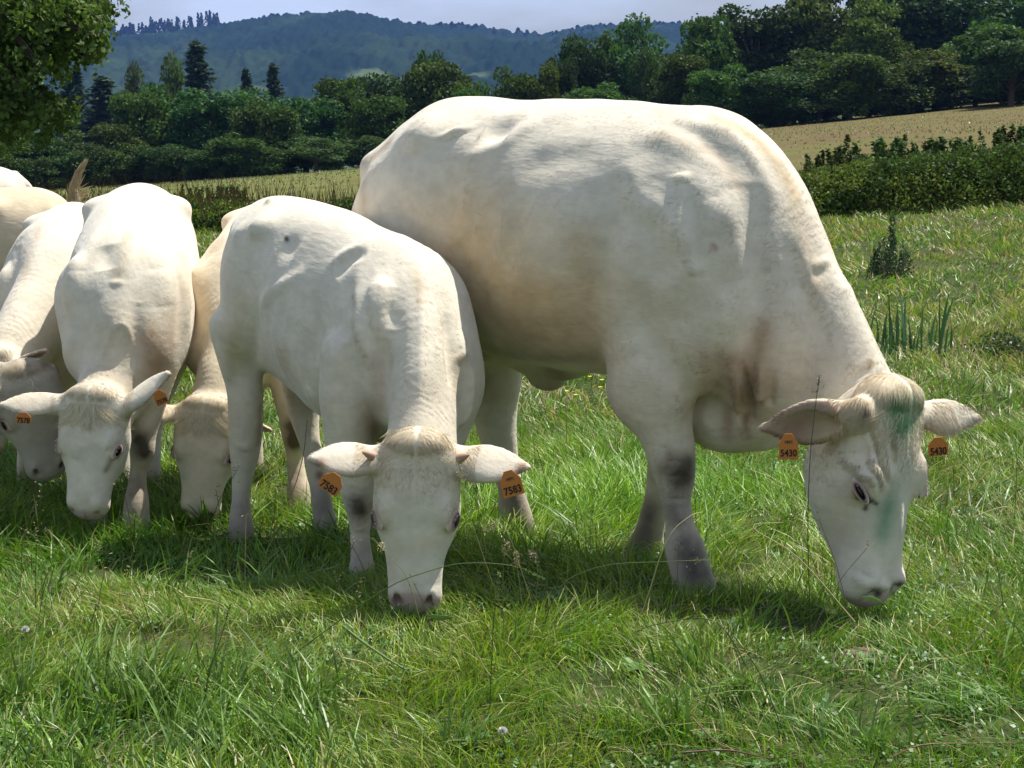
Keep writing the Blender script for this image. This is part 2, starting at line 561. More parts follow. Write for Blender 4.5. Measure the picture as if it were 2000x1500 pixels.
def build_cattle(sp):
    """one animal. sp: frame origin / heading, trunk stations, neck topline, head, legs, bumps, stains"""
    fr = Frame(sp['org'], sp['phi'])
    S = sp.get('S', 1.0)
    vol = Vol(sp['lo'], sp['hi'], sp['h'])
    vol.trunk(sp['trunk'])
    # neck: topline of world points
    if 'neck' in sp:
        T = np.array([fr.loc(p[:3]) for p in sp['neck']])
        hs = np.array([p[3] for p in sp['neck']]); hu = np.array([p[4] for p in sp['neck']])
        tg = np.gradient(T, axis=0); tg = unit(tg)
        upw = np.array([0, 0, 1.0]) if 'neck_up' not in sp else fr.vec(sp['neck_up'])
        up = unit(upw - tg * (tg @ upw)[:, None])
        cen = T - up * hu[:, None]
        vol.tube(np.hstack([cen, hs[:, None], hu[:, None]]), up, k=0.10 * S, n=5, taper=sp.get('neck_taper', -0.12))
    for b in sp['masses']:
        c, r = b[0], b[1]
        M = None if len(b) < 3 or b[2] is None else b[2]
        vol.ell(c, r, M, k=(b[3] if len(b) > 3 else 0.07) * 1.0)
    for st, k in sp['legs']:
        st = np.array(st, float)
        vol.tube(st, (1, 0, 0), k=k, n=5)
    if 'tail' in sp:
        tl = np.array(sp['tail'], float)
        vol.tube(tl, (1, 0, 0), k=.03 * S, n=5)
    for b in sp.get('cuts', []):
        vol.ell(b[0], b[1], b[2] if len(b) > 2 else None, k=b[3] if len(b) > 3 else 0.05, cut=True)
    for st, ups, k, cut in sp.get('tubes', []):
        vol.tube(st, ups, k=k, n=5, cut=cut)
    hd = None
    if 'head' in sp:
        H = sp['head']
        O = fr.loc(H['poll']); E_ = fr.loc(H['muzzle'])
        L = np.linalg.norm(E_ - O); a = (E_ - O) / L
        b = fr.vec(H['face']); b = unit(b - a * (a @ b)); c = np.cross(b, a)     # c: the animal's left
        hd = dict(O=O, L=L, a=a, b=b, c=c)
        def hp(s, cc, bb): return O + L * (a * s + c * cc + b * bb)
        st = []
        for s_, fo, ba, w in H.get('shape', HEAD_CALF):
            p = hp(s_, 0, (fo + ba) / 2)
            st.append([*p, w * L * H.get('wide', 1), (fo - ba) / 2 * L])
        vol.tube(st, b, k=0.05 * S, n=4, taper=0.20)
        HM = [a, c, b]
        wd = H.get('wide', 1)
        for sg in (-1, 1):
            vol.ell(hp(.40, sg * .175 * wd, -.045), np.array([.115, .06, .055]) * L, HM, k=.035 * S)      # brow
            vol.ell(hp(.52, sg * .12 * wd, -.27), np.array([.19, .085, .125]) * L, HM, k=.05 * S)        # cheek
            vol.ell(hp(.915, sg * .095 * wd, -.075), np.array([.075, .055, .07]) * L, HM, k=.03 * S)     # nostril wing
            ns = H.get('nostril', .955); vol.ell(hp(ns, sg * .095 * wd, -.045 - (ns - .955) * 1.2), np.array([.046, .019, .045]) * L, unit(np.array([a * .9 + c * sg * -.35, c + a * sg * .35 * .9, b])), k=.012 * S, cut=True)
            vol.ell(hp(.455, sg * .250 * wd, -.062), np.array([.062, .045, .04]) * L, HM, k=.02 * S, cut=True)  # eye socket
            vol.ell(hp(.45, sg * .212 * wd, -.075), np.array([.05, .04, .035]) * L, HM, k=.01 * S)
            vol.tube([[*hp(.05, sg * .12, -.10), .05 * L, .09 * L], [*hp(.09, sg * .22 * wd, -.13), .05 * L, .075 * L]], a, k=.03 * S)
        vol.ell(hp(.0, 0, -.08), np.array([.09, .17 * wd, .10]) * L, HM, k=.04 * S)        # poll
        vol.ell(hp(.99, 0, -.13), np.array([.07, .13, .08]) * L, HM, k=.03 * S)
        vol.tube([[*hp(1.0, -.13, -.19), .012 * L, .012 * L], [*hp(1.03, 0, -.165), .012 * L, .012 * L], [*hp(1.0, .13, -.19), .012 * L, .012 * L]], a, k=.012, cut=True)
        # ears: leaf-shaped, cupped
        for sg, ed in zip((-1, 1), H['ears']):
            base = hp(.10, sg * .215 * wd, -.13)
            tip = fr.loc(ed['tip']); d = tip - base; el = np.linalg.norm(d); d = d / el
            cup = fr.vec(ed['cup']); cup = unit(cup - d * (d @ cup))
            ed.update(base=base, d=d, el=el, cupn=cup)
            prof = [(-.05, .24, .15), (.15, .22, .13), (.35, .27, .10), (.55, .27, .075), (.75, .20, .055), (.9, .10, .04), (.98, .04, .03)]
            ew = ed.get('w', 0.9) * el
            sag_ = ed.get('droop', 0.0)
            rows = [[*(base + d * el * t + np.array([0, 0, -1]) * sag_ * el * t * t), ww * ew, max(tt * ew, .011)] for t, ww, tt in prof]
            vol.tube(rows, cup, k=.02 * S, n=4)
            rows = [[*(base + d * el * t + np.array([0, 0, -1]) * sag_ * el * t * t + cup * .085 * ew), ww * ew, tt * ew] for t, ww, tt in
                    [(.22, .08, .06), (.4, .17, .085), (.6, .19, .075), (.78, .13, .055), (.9, .05, .03)]]
            vol.tube(rows, cup, k=.008, n=4, cut=True)
    V, Q = vol.mesh()
    # folds and small relief
    N = vnormals(V, Q)
    rel = (fbm(V[:, 0] * 5, V[:, 1] * 5, V[:, 2] * 5, 3) - .45) * 0.010 * S
    if 'relief' in sp: rel = rel + sp['relief'](V)
    rel = rel + (vnoise(V[:, 0] * 11, V[:, 1] * 11, V[:, 2] * 11) - .5) * .006 * S
    if 'strokes' in sp: rel = rel + sculpt(V, N, fr, sp['strokes'])
    if 'neck' in sp:      # wavy coat on neck and shoulders
        Tn = np.array([fr.loc(p[:3]) for p in sp['neck']])
        dn, tn = dist_line(V, Tn)
        ln = np.linalg.norm(np.diff(Tn, axis=0), axis=1).sum()
        wav = np.sin(2 * np.pi * (tn * ln - dn * .35) / .027 + fbm(V[:, 0] * 9, V[:, 1] * 9, V[:, 2] * 9, 3) * 26)
        mk = np.clip((fbm(V[:, 0] * 7 + 3, V[:, 1] * 7, V[:, 2] * 7, 2) - .30) * 4, 0, 1) * np.exp(-(dn / (.22 * S)) ** 2) * np.clip(tn * 8, 0, 1) * np.clip((1 - tn) * 8, 0, 1)
        rel = rel + wav * mk * .0013 * sp.get('wavy', 1.0)
        q = V[:, 0] * .55 + V[:, 2] * 1.0 + np.abs(V[:, 1]) * .5
        wav2 = np.sin(2 * np.pi * q / .030 + fbm(V[:, 0] * 8, V[:, 1] * 8, V[:, 2] * 8, 3) * 24)
        mk2 = np.clip((fbm(V[:, 0] * 5 + 3, V[:, 1] * 5 + 8, V[:, 2] * 5, 2) - .40) * 5, 0, 1) * np.exp(-((V[:, 0] + .05 * S) / (.30 * S)) ** 2)
        rel = rel + wav2 * mk2 * .0008 * sp.get('wavy', 1.0)
    V = V + N * rel[:, None]
    N = vnormals(V, Q)
    # colour
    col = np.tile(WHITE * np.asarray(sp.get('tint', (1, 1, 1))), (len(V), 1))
    n1 = fbm(V[:, 0] * 3 + 7, V[:, 1] * 3, V[:, 2] * 3)[:, None]
    warm = np.array([0.60, 0.47, 0.30])
    low = np.clip((0.95 * sp['ht'] - V[:, 2]) / (0.5 * sp['ht']), 0, 1)[:, None]
    col = col * (1 - np.clip(low * (n1 - .25) * 1.3, 0, .55)) + warm * np.clip(low * (n1 - .25) * 1.3, 0, .55)
    zl = V[:, 2] - sp['foot_z']
    g = np.clip((0.30 * S - zl) / (0.30 * S), 0, 1)[:, None] ** 1.3 * (0.35 + .9 * n1)
    if hd is not None:
        dh = np.linalg.norm(V - (hd['O'] + hd['a'] * hd['L'] * .6), axis=1)
        g = g * (dh > hd['L'] * .75)[:, None]
    g = np.clip(g, 0, .8)
    col = col * (1 - g) + np.array([0.26, 0.20, 0.16]) * g
    for b in sp.get('stains', []): col = blob(V, col, *b)
    if hd is not None:
        L = hd['L']
        def hp2(s_, cc, bb): return hd['O'] + L * (hd['a'] * s_ + hd['c'] * cc + hd['b'] * bb)
        q = (V - hd['O']) / L
        hs_, hc, hb = q @ hd['a'], q @ hd['c'], q @ hd['b']
        wd = H.get('wide', 1)
        onhead = (np.abs(hc) < .3) & (hb > -.5) & (hs_ > -.1) & (hs_ < 1.1)
        n0 = H.get('nose', .905)
        nose = np.clip((hs_ - n0 - .25 * np.maximum(np.abs(hc) - .06, 0)) / .03, 0, 1) * np.clip((hb + .26) / .04, 0, 1) * onhead * (hs_ < 1.12)
        pink = np.array([0.50, 0.33, 0.29])
        nose = nose[:, None] * .85
        col = col * (1 - nose) + pink * nose
        for sg in (-1, 1):
            ns = H.get('nostril', .955); col = blob(V, col, hp2(ns, sg * .095 * wd, -.06 - (ns - .955) * 1.2), np.array([1, 1, 1]) * .028 * L, (.045, .028, .024), 1.0)
            ec = hp2(.455, sg * .235 * wd, -.065)
            col = blob(V, col, ec, np.array([1, 1, 1]) * .066 * L, (.38, .22, .17), .8)
            col = blob(V, col, hp2(.53, sg * .235 * wd, -.055), np.array([1, 1, 1]) * .030 * L, (.10, .07, .06), .9)
            ed = H['ears'][0 if sg < 0 else 1]
            cc_ = ed['base'] + ed['d'] * ed['el'] * .6 + ed['cupn'] * .03 * ed['el']
            dd = V - cc_
            inner = (np.abs(dd @ ed['d']) < .42 * ed['el']) & (np.linalg.norm(dd, axis=1) < .5 * ed['el']) & ((N @ ed['cupn']) > .25)
            dc = np.clip(1 - np.linalg.norm(dd[inner], axis=1) / (.42 * ed['el']), 0, 1)[:, None]; col[inner] = col[inner] * .2 + (np.array([.50, .33, .24]) * (1 - dc) + np.array([.20, .11, .07]) * dc) * .8
    if 'stain_shade_px' in sp: col = paint_stain_shade(V, N, fr, col, sp['stain_shade_px'])
    fine_ = (vnoise(V[:, 0] * 70, V[:, 1] * 70, V[:, 2] * 70) - .5) * .10 + (fbm(V[:, 0] * 16, V[:, 1] * 16, V[:, 2] * 30, 3) - .43) * .30
    col = col * (1 + fine_[:, None])
    for fn in sp.get('paint', []): col = fn(V, N, col, hd)
    col = np.clip(col, 0.004, .86)
    root_loc = Vector(sp['org']); Mr = Matrix.Rotation(-R(sp['phi']), 4, 'Z')
    body = mesh_np(sp['name'], V, Q, M_COAT, cols=col)
    body.location = root_loc; body.rotation_euler = (0, 0, -R(sp['phi']))
    tag(body, sp['label'], sp['cat'], sp.get('group'))
    # ---- the coat: short hairs lying along the body
    A = np.linalg.norm(np.cross(V[Q[:, 2]] - V[Q[:, 0]], V[Q[:, 3]] - V[Q[:, 1]]), axis=1)
    fc = V[Q].mean(1)
    fn_ = unit(np.cross(V[Q[:, 2]] - V[Q[:, 0]], V[Q[:, 3]] - V[Q[:, 1]]))
    wc = fc @ fr.M + fr.o; wnrm = fn_ @ fr.M
    px_, py_, dd_ = proj(wc)
    view = unit(EYE - wc)
    vis = ((wnrm * view).sum(1) > -0.45) & (px_ > -250) & (px_ < 2250)
    pr = A * np.where(vis, 1.0, 0.12)
    if hd is not None:
        pr = pr * np.where(np.linalg.norm(fc - (hd['O'] + hd['a'] * hd['L'] * .45), axis=1) < hd['L'] * .75, 3.2, 1.0)
    pr /= pr.sum()
    nh = int(sp.get('hairs', 60000) * HAIR * 1.7)
    rg = np.random.default_rng(sp.get('seed', 3))
    fi = rg.choice(len(Q), nh, p=pr)
    uv = rg.random((nh, 2))
    P = (V[Q[fi, 0]] * ((1 - uv[:, :1]) * (1 - uv[:, 1:])) + V[Q[fi, 1]] * (uv[:, :1] * (1 - uv[:, 1:])) + V[Q[fi, 2]] * (uv[:, :1] * uv[:, 1:]) + V[Q[fi, 3]] * ((1 - uv[:, :1]) * uv[:, 1:]))
    Nn = unit(N[Q[fi, 0]] + N[Q[fi, 2]])
    flow = np.tile(np.array([-0.75, 0, -0.55]), (nh, 1))
    flow[:, 1] += np.sign(P[:, 1]) * 0.2
    Lh = np.full(nh, .017 * S); 
    lk = fbm(P[:, 0] * 14, P[:, 1] * 14, P[:, 2] * 14, 2)
    ang = (lk - .37) * 2.2
    if hd is not None:
        q = (P - hd['O']) / hd['L']
        ph, pc, pb = q @ hd['a'], q @ hd['c'], q @ hd['b']
        onh = (ph > -.12) & (ph < 1.1) & (np.abs(pc) < .36) & (pb > -.55)
        whor = .38
        fh = hd['a'][None] * np.sign(ph - whor)[:, None] * np.where(ph > whor, 1, -1 + 1.0 * 0)[:, None]
        fh = hd['a'][None] * np.ones((nh, 1)) + hd['c'][None] * (np.sign(pc) * np.minimum(np.abs(pc) * 8, 1) * .6)[:, None]
        tuft = (ph < .28) & (pb > -.2)
        fh = np.where(tuft[:, None], hd['a'][None] * .9 + hd['c'][None] * (np.sign(pc) * .45)[:, None], fh)
        flow = np.where(onh[:, None], fh, flow)
        Lh = np.where(onh & (ph > .45), .008 * S, Lh)
        Lh = np.where(onh & (ph > .85), .005 * S, Lh)
        Lh = np.where(onh & (pb > -.2), np.interp(ph, [-.1, .12, .30, .50, .95], [.028, .028, .020, .011, .005]) * S, Lh)
        # neck: hair combed sideways and down from the crest
        if 'neck' in sp:
            Tn = np.array([fr.loc(p[:3]) for p in sp['neck']])
            dmin = np.full(nh, 9.0); tdir = np.zeros((nh, 3)); sidev = np.zeros(nh)
            for i in range(len(Tn) - 1):
                ab = Tn[i + 1] - Tn[i]; t = np.clip(((P - Tn[i]) @ ab) / (ab @ ab), 0, 1)
                dv = P - Tn[i] - t[:, None] * ab
                d_ = np.linalg.norm(dv, axis=1); m_ = d_ < dmin
                dmin[m_] = d_[m_]; tdir[m_] = dv[m_]
            onn = (~onh) & (dmin < .30 * S)
            fl = unit(tdir + 1e-6) * np.minimum(dmin / .03, 1)[:, None] + unit(Tn[0] - Tn[-1]) * -0.15 + np.array([0, 0, -.25])
            flow = np.where(onn[:, None], fl, flow)
            Lh = np.where(onn, .019 * S, Lh)
            ang = np.where(onn, ang * 1.1, ang)
    flow = flow - Nn * (flow * Nn).sum(1)[:, None]
    flow = unit(flow)
    sdv = np.cross(Nn, flow)
    flow = flow * np.cos(ang)[:, None] + sdv * np.sin(ang)[:, None]
    lift = rg.uniform(.05, .27, nh)
    D = unit(flow + Nn * lift[:, None])
    ci = Q[fi, 0]
    hc_ = col[ci] * (rg.uniform(.90, 1.10, (nh, 1))) * (1 + (lk[:, None] - .38) * .55) * (1 + (rg.random((nh, 3)) - .5) * .05)
    if hd is not None:
        hc_ = np.where((onh & tuft)[:, None], hc_ * np.array([1.0, .965, .90]), hc_)
    legs_ = P[:, 2] < sp['foot_z'] + .3 * S
    Lh = np.where(legs_, .010 * S, Lh) * rg.uniform(.6, 1.3, nh)
    W = np.full(nh, .0016) * rg.uniform(.7, 1.3, nh)
    Vh, Fh, Ch = ribbons(P - Nn * .0008, D, Nn, Lh, W, np.clip(hc_, .004, .88), bend=.25, seg=2)
    if nh:
        mesh_np('coat_hair', Vh, Fh, M_HAIR, body, cols=Ch)
    # ---- head parts
    if hd is not None:
        L = hd['L']; wd = H.get('wide', 1)
        def hp3(s_, cc, bb): return hd['O'] + L * (hd['a'] * s_ + hd['c'] * cc + hd['b'] * bb)
        HMt = np.array([hd['a'], hd['c'], hd['b']])
        for sg in (-1, 1):
            # eye: dark glossy ball behind two lids
            u = np.linspace(0, math.pi, 13); v = np.linspace(0, 2 * math.pi, 21)[:-1]
            X = np.stack([np.cos(u)[:, None] * np.ones(20), np.sin(u)[:, None] * np.cos(v), np.sin(u)[:, None] * np.sin(v)], -1).reshape(-1, 3)
            Fq = np.array([[i * 20 + j, i * 20 + (j + 1) % 20, (i + 1) * 20 + (j + 1) % 20, (i + 1) * 20 + j] for i in range(12) for j in range(20)])
            X = X * np.array([.052, .038, .036]) * L * np.array([1, 1, 1.0])
            eo = hp3(.455, sg * .216 * (wd if wd < 1.1 else 1 + (wd - 1) * .82), -.066)
            EM = HMt
            if True:
                o_ = unit(hd['c'] * sg * .78 + hd['b'] * .62); f1 = unit(hd['a'] * .85 + hd['b'] * H.get('slant', .42)); f1 = unit(f1 - o_ * (f1 @ o_)); EM = np.array([f1, o_, np.cross(o_, f1)])
            mesh_np('eye', (X * np.array([1, 1, H.get('open', 1.0)])) @ EM + eo, Fq, M_EYE, body)
            # lids and lashes as one small ring mesh
            t = np.linspace(0, 2 * math.pi, 25)[:-1]
            outn = unit(hd['c'] * sg * .78 + hd['b'] * .62)
            e1 = unit(hd['a'] * .85 + hd['b'] * H.get('slant', .42)); e1 = unit(e1 - outn * (e1 @ outn)); e2 = np.cross(outn, e1)
            ring = []
            for rr, oo in ((1.42, -.012), (1.22, .016), (.98, .030), (.76, .022)):
                for q_ in t:
                    ring.append(eo + outn * (oo + .018) * L + e1 * math.cos(q_) * .052 * rr * L + e2 * math.sin(q_) * (.032 if rr > 1 else .025) * rr * L * H.get('open', 1.0))
            ring = np.array(ring)
            Fr = np.array([[i * 24 + j, i * 24 + (j + 1) % 24, (i + 1) * 24 + (j + 1) % 24, (i + 1) * 24 + j] for i in range(3) for j in range(24)])
            rc = np.repeat(np.array([[.62, .55, .45], [.50, .38, .30], [.22, .12, .09], [.04, .03, .025]]), 24, 0)
            mesh_np('eyelid', ring, Fr, M_COAT, body, cols=rc)
            if H.get('lash', True):
                nl = 40; tq = rg.uniform(.1, math.pi - .1, nl)
                upd = e2 if e2 @ (-hd['a'] * .3 + hd['b']) > 0 else -e2
                Pl = eo + outn * .04 * L + e1 * (np.cos(tq) * .045 * L)[:, None] + upd * (np.sin(tq) * .026 * L)[:, None]
                Dl = unit(outn * .8 + upd * .2 + hd['a'] * .35 + rg.normal(0, .15, (nl, 3)))
                Vl, Fl_, Cl = ribbons(Pl, Dl, np.tile(upd, (nl, 1)), np.full(nl, .022 * L), np.full(nl, .0009), np.tile([[.66, .62, .56]], (nl, 1)), bend=.4)
                mesh_np('eyelashes', Vl, Fl_, M_HAIR, body, cols=Cl)
            if H.get('horn'):
                bs = hp3(.075, sg * .255 * wd, -.035); dr = unit(hd['c'] * sg * .8 - hd['a'] * .45 + hd['b'] * .35)
                s1 = unit(np.cross(dr, hd['a'])); s2 = np.cross(dr, s1)
                rs = [(0, .030), (.02, .028), (.045, .020), (.065, .011), (.075, .003)]
                tt = np.linspace(0, 2 * math.pi, 15)[:-1]
                Vh2 = np.array([bs + dr * z_ * L * 1.1 + (s1 * math.cos(q_) + s2 * math.sin(q_)) * r_ * L + hd['a'] * (z_ * z_ * 3) * L * .3 for z_, r_ in rs for q_ in tt])
                Fh2 = np.array([[i * 14 + j, i * 14 + (j + 1) % 14, (i + 1) * 14 + (j + 1) % 14, (i + 1) * 14 + j] for i in range(4) for j in range(14)])
                mesh_np('horn_bud', Vh2, Fh2, M_HORN, body)
        # forelock: longer locks between the ears
        nf = int(H.get('forelock', 2600) * HAIR)
        if nf:
            cs = rg.normal(0, .075, nf); ss = rg.uniform(-.09, .16, nf)
            nlk = 46; lc = rg.uniform(-.15, .15, nlk); ls = rg.uniform(-.08, .17, nlk); which = rg.integers(0, nlk, nf)
            cs = np.clip(np.where(rg.random(nf) < .85, lc[which] + rg.normal(0, .014, nf), cs), -.17, .17); ss = np.where(rg.random(nf) < .85, ls[which] + rg.normal(0, .012, nf), ss)
            Pf = hd['O'] + L * (hd['a'] * ss[:, None] + hd['c'] * cs[:, None] + hd['b'] * (.0 - 1.0 * np.maximum(.04 - ss, 0) * .5)[:, None] - hd['b'] * (cs ** 2 * 1.2)[:, None])
            lkd = rg.normal(0, .55, nlk)[which]
            Df = unit(hd['a'] * .95 + hd['c'] * (cs * 3.5 + lkd)[:, None] + hd['b'] * (rg.uniform(.18, .5, nf) * H.get('fluff', 1.0))[:, None] + rg.normal(0, .07, (nf, 3)))
            Lf = (.035 + .125 * rg.random(nf) ** 1.6) * L * H.get('lock_len', 1.0)
            cf = WHITE * np.array([1.16, 1.12, 1.03]) * rg.uniform(.85, 1.12, (nf, 1))
            if 'lock_paint' in H: cf = H['lock_paint'](cs, ss, cf)
            Vf, Ff, Cf = ribbons(Pf, Df, np.tile(hd['b'], (nf, 1)), Lf, np.full(nf, .0020), np.clip(cf, .01, .85), bend=.45, seg=3,
                                 curl=np.tile(hd['c'], (nf, 1)) * rg.normal(0, .25, nlk)[which][:, None])
            mesh_np('forelock', Vf, Ff, M_HAIR, body, cols=Cf)
        for tg_ in H.get('tags', []):
            c0 = fr.loc(tg_['at']); nrm = fr.vec(unit(tg_['n'])); rgt = fr.vec(unit(tg_['right'])); rgt = unit(rgt - nrm * (rgt @ nrm)); upv = np.cross(nrm, rgt)
            w_, h_ = tg_['w'] * .90, tg_['h'] * .90
            out2 = [(-.5, -.5), (.5, -.5), (.5, .12), (.36, .28), (.18, .5), (-.18, .5), (-.36, .28), (-.5, .12)]
            Vt = [];
            for zz in (-.0012, .0012):
                for x_, y_ in out2: Vt.append((x_ * w_, y_ * h_, zz))
            nn = len(out2)
            Ft = [[nn - 1 - i for i in range(nn)], [nn + i for i in range(nn)]] + [[i, (i + 1) % nn, nn + (i + 1) % nn, nn + i] for i in range(nn)]
            me = bpy.data.meshes.new('ear_tag'); me.from_pydata(Vt, [], Ft); me.materials.append(M_TAG)
            o = bpy.data.objects.new('ear_tag', me); C.objects.link(o); o.parent = body
            Mx = Matrix.Identity(4)
            for i in range(3):
                Mx[i][0], Mx[i][1], Mx[i][2], Mx[i][3] = rgt[i], upv[i], nrm[i], c0[i]
            o.matrix_local = Mx
            bmod = o.modifiers.new('bevel', 'BEVEL'); bmod.width = .0008; bmod.segments = 2
            t_ = text_mesh('tag_number', tg_['text'], w_ * .42, M_INK, o)
            t_.location = (0, -h_ * .27, .0022)
            t_.scale = (1, 1.15, 1)
            if tg_.get('top'):
                t2 = text_mesh('tag_code', tg_['top'], h_ * .17, M_INK, o); t2.location = (0, h_ * .16, .0018)
    # tail brush etc.
    for fn in sp.get('extra', []): fn(body, fr, hd)
    return body, fr, hd, V, N
# ------------------------------------------------------------------ the big cow on the right (tags 5430)
def foot(fr, px, py, y, dz=0.0):
    p = fr.sag(px, py, y)
    return p
def leg_px(fr, y, rows, ppm, fwd=1.0, ratio=.85, dy=0.0):
    """rows: px, py, half width in photo px -> stations with side and fore-aft radii"""
    out = []
    for i, (px, py, hw) in enumerate(rows):
        yy = y + dy * i / (len(rows) - 1)
        p = fr.sag(px, py, yy)
        r = hw / ppm
        out.append([p[0], p[1], p[2], r * ratio, r * fwd])
    return out

def leg_Y(fr, rows, ppm, fwd=1.0, ratio=.95):
    """rows: px, py, half width, distance Y (for animals seen head-on)"""
    return [(*fr.loc(at(px, py, Y)), hw / ppm * ratio, hw / ppm * fwd) for px, py, hw, Y in rows]

def rot_y(deg):   # rows = axes, tilted in the side plane
    a = R(deg)
    return np.array([[math.cos(a), 0, -math.sin(a)], [0, 1, 0], [math.sin(a), 0, math.cos(a)]])
def rot_z(deg):
    a = R(deg)
    return np.array([[math.cos(a), math.sin(a), 0], [-math.sin(a), math.cos(a), 0], [0, 0, 1]])

cow_org, cow_phi = (0.642, 5.2, -0.03), 36
fb = Frame(cow_org, cow_phi)
cow_trunk = [
    (-1.42, 1.18, 1.00, .03, 0), (-1.40, 1.25, .90, .10, 0), (-1.35, 1.32, .78, .18, 0), (-1.27, 1.375, .66, .24, .1), (-1.17, 1.43, .58, .285, .25), (-1.06, 1.485, .56, .32, .3),
    (-.92, 1.495, .565, .345, .15), (-.75, 1.485, .575, .365, 0), (-.55, 1.492, .58, .39, -.1), (-.35, 1.49, .585, .40, -.12), (-.18, 1.475, .575, .375, -.05),
    (0, 1.455, .55, .325, 0), (.10, 1.42, .52, .295, 0), (.20, 1.34, .49, .26, 0), (.29, 1.22, .48, .21, 0), (.37, 1.05, .51, .14, 0), (.42, .9, .6, .05, 0)]
cow_neck_px = [(1400, 222, 0, .27, .40), (1462, 247, 0, .25, .40), (1512, 290, 0, .225, .37), (1562, 362, 0, .20, .33), (1592, 432, 0, .18, .29), (1622, 500, 0, .165, .26), (1662, 582, -.01, .150, .225), (1702, 672, -.03, .135, .20), (1740, 748, -.05, .125, .17)]
def topline(fr, rows):
    out = []
    for px, py, y, hs, hu in rows:
        p = fr.sag(px, py, y); w = fr.M.T @ p + fr.o
        out.append((*w, hs, hu))
    return out
near_front = leg_px(fb, -.23, [(1235, 600, 66), (1248, 670, 72), (1266, 735, 66), (1292, 809, 57), (1308, 875, 53), (1318, 930, 43), (1320, 973, 33), (1328, 1022, 32), (1338, 1070, 42), (1350, 1120, 44), (1358, 1160, 50), (1360, 1185, 50)], 635, 1.0, .80)
far_front = leg_px(fb, .17, [(1290, 640, 60), (1310, 760, 56), (1308, 850, 46), (1298, 915, 38), (1284, 970, 28), (1270, 1030, 31), (1262, 1060, 38), (1256, 1095, 42)], 600, 1.0, .85)
far_hind = leg_px(fb, .10, [(930, 610, 92), (955, 690, 74), (968, 740, 57), (966, 800, 51), (972, 850, 44), (985, 900, 34), (996, 950, 28), (1004, 990, 36), (1012, 1030, 40), (1016, 1075, 45)], 575, 1.0, .8)
near_hind = [(-1.10, -.20, .95, .12, .22), (-1.12, -.22, .74, .10, .16), (-1.22, -.22, .58, .075, .11), (-1.32, -.22, .46, .055, .075), (-1.30, -.22, .34, .038, .05), (-1.28, -.22, .18, .037, .045), (-1.24, -.22, .06, .05, .06), (-1.20, -.22, -.03, .055, .075), (-1.18, -.22, -.1, .06, .085)]
def cow_paint(V, N, col, hd):
    # light dirt shading of the lower flank and green marking paint on forehead and nose bridge
    L = hd['L']
    q = (V - hd['O']) / L
    s_, c_, b_ = q @ hd['a'], q @ hd['c'], q @ hd['b']
    fr_ = (b_ > -.25)
    n = fbm(V[:, 0] * 22, V[:, 1] * 22, V[:, 2] * 22, 3)
    def spot(s0, c0, rs, rc, amt, tint, col):
        w = np.exp(-(((s_ - s0) / rs) ** 2 + ((c_ - c0) / rc) ** 2)) * fr_ * np.clip(.45 + 1.3 * (n - .2), 0, 1.1) * amt
        w = np.clip(w, 0, .85)[:, None]
        return col * (1 - w) + np.array(tint) * w
    col = spot(.06, .03, .10, .10, 0.75, (.20, .38, .17), col)
    col = spot(.56, .03, .13, .075, .18, (.26, .40, .24), col)
    col = spot(.42, .02, .15, .06, .35, (.40, .40, .30), col)
    return col
def wrinkles(V):
    # flank fold, ribs, shoulder ridge and neck creases as real relief
    x, y, z = V[:, 0], V[:, 1], V[:, 2]
    def ridge(x0, z0, x1, z1, w, h):
        A = np.array([x0, z0]); B = np.array([x1, z1]); d = B - A; l2 = d @ d
        t = np.clip(((x - A[0]) * d[0] + (z - A[1]) * d[1]) / l2, 0, 1)
        dd = np.hypot(x - A[0] - t * d[0], z - A[1] - t * d[1])
        return h * np.exp(-(dd / w) ** 2) * np.sin(np.pi * np.clip(t * .9 + .05, 0, 1)) ** .5 * (np.abs(y) > .06)
    r = 0
    for i, xr in enumerate((-.42, -.52, -.62, -.72)):
        r = r + ridge(xr, 1.22, xr - .10, .80, .026, .006)
    r = r - ridge(-.28, 1.02, -.26, .66, .06, .016)           # behind the shoulder
    fine = (fbm(x * 38, y * 12, z * 12, 2) - .4) * .006 * np.exp(-((x - .05) / .28) ** 2 - ((z - 1.0) / .35) ** 2)
    return r + fine
head_Y = 4.56
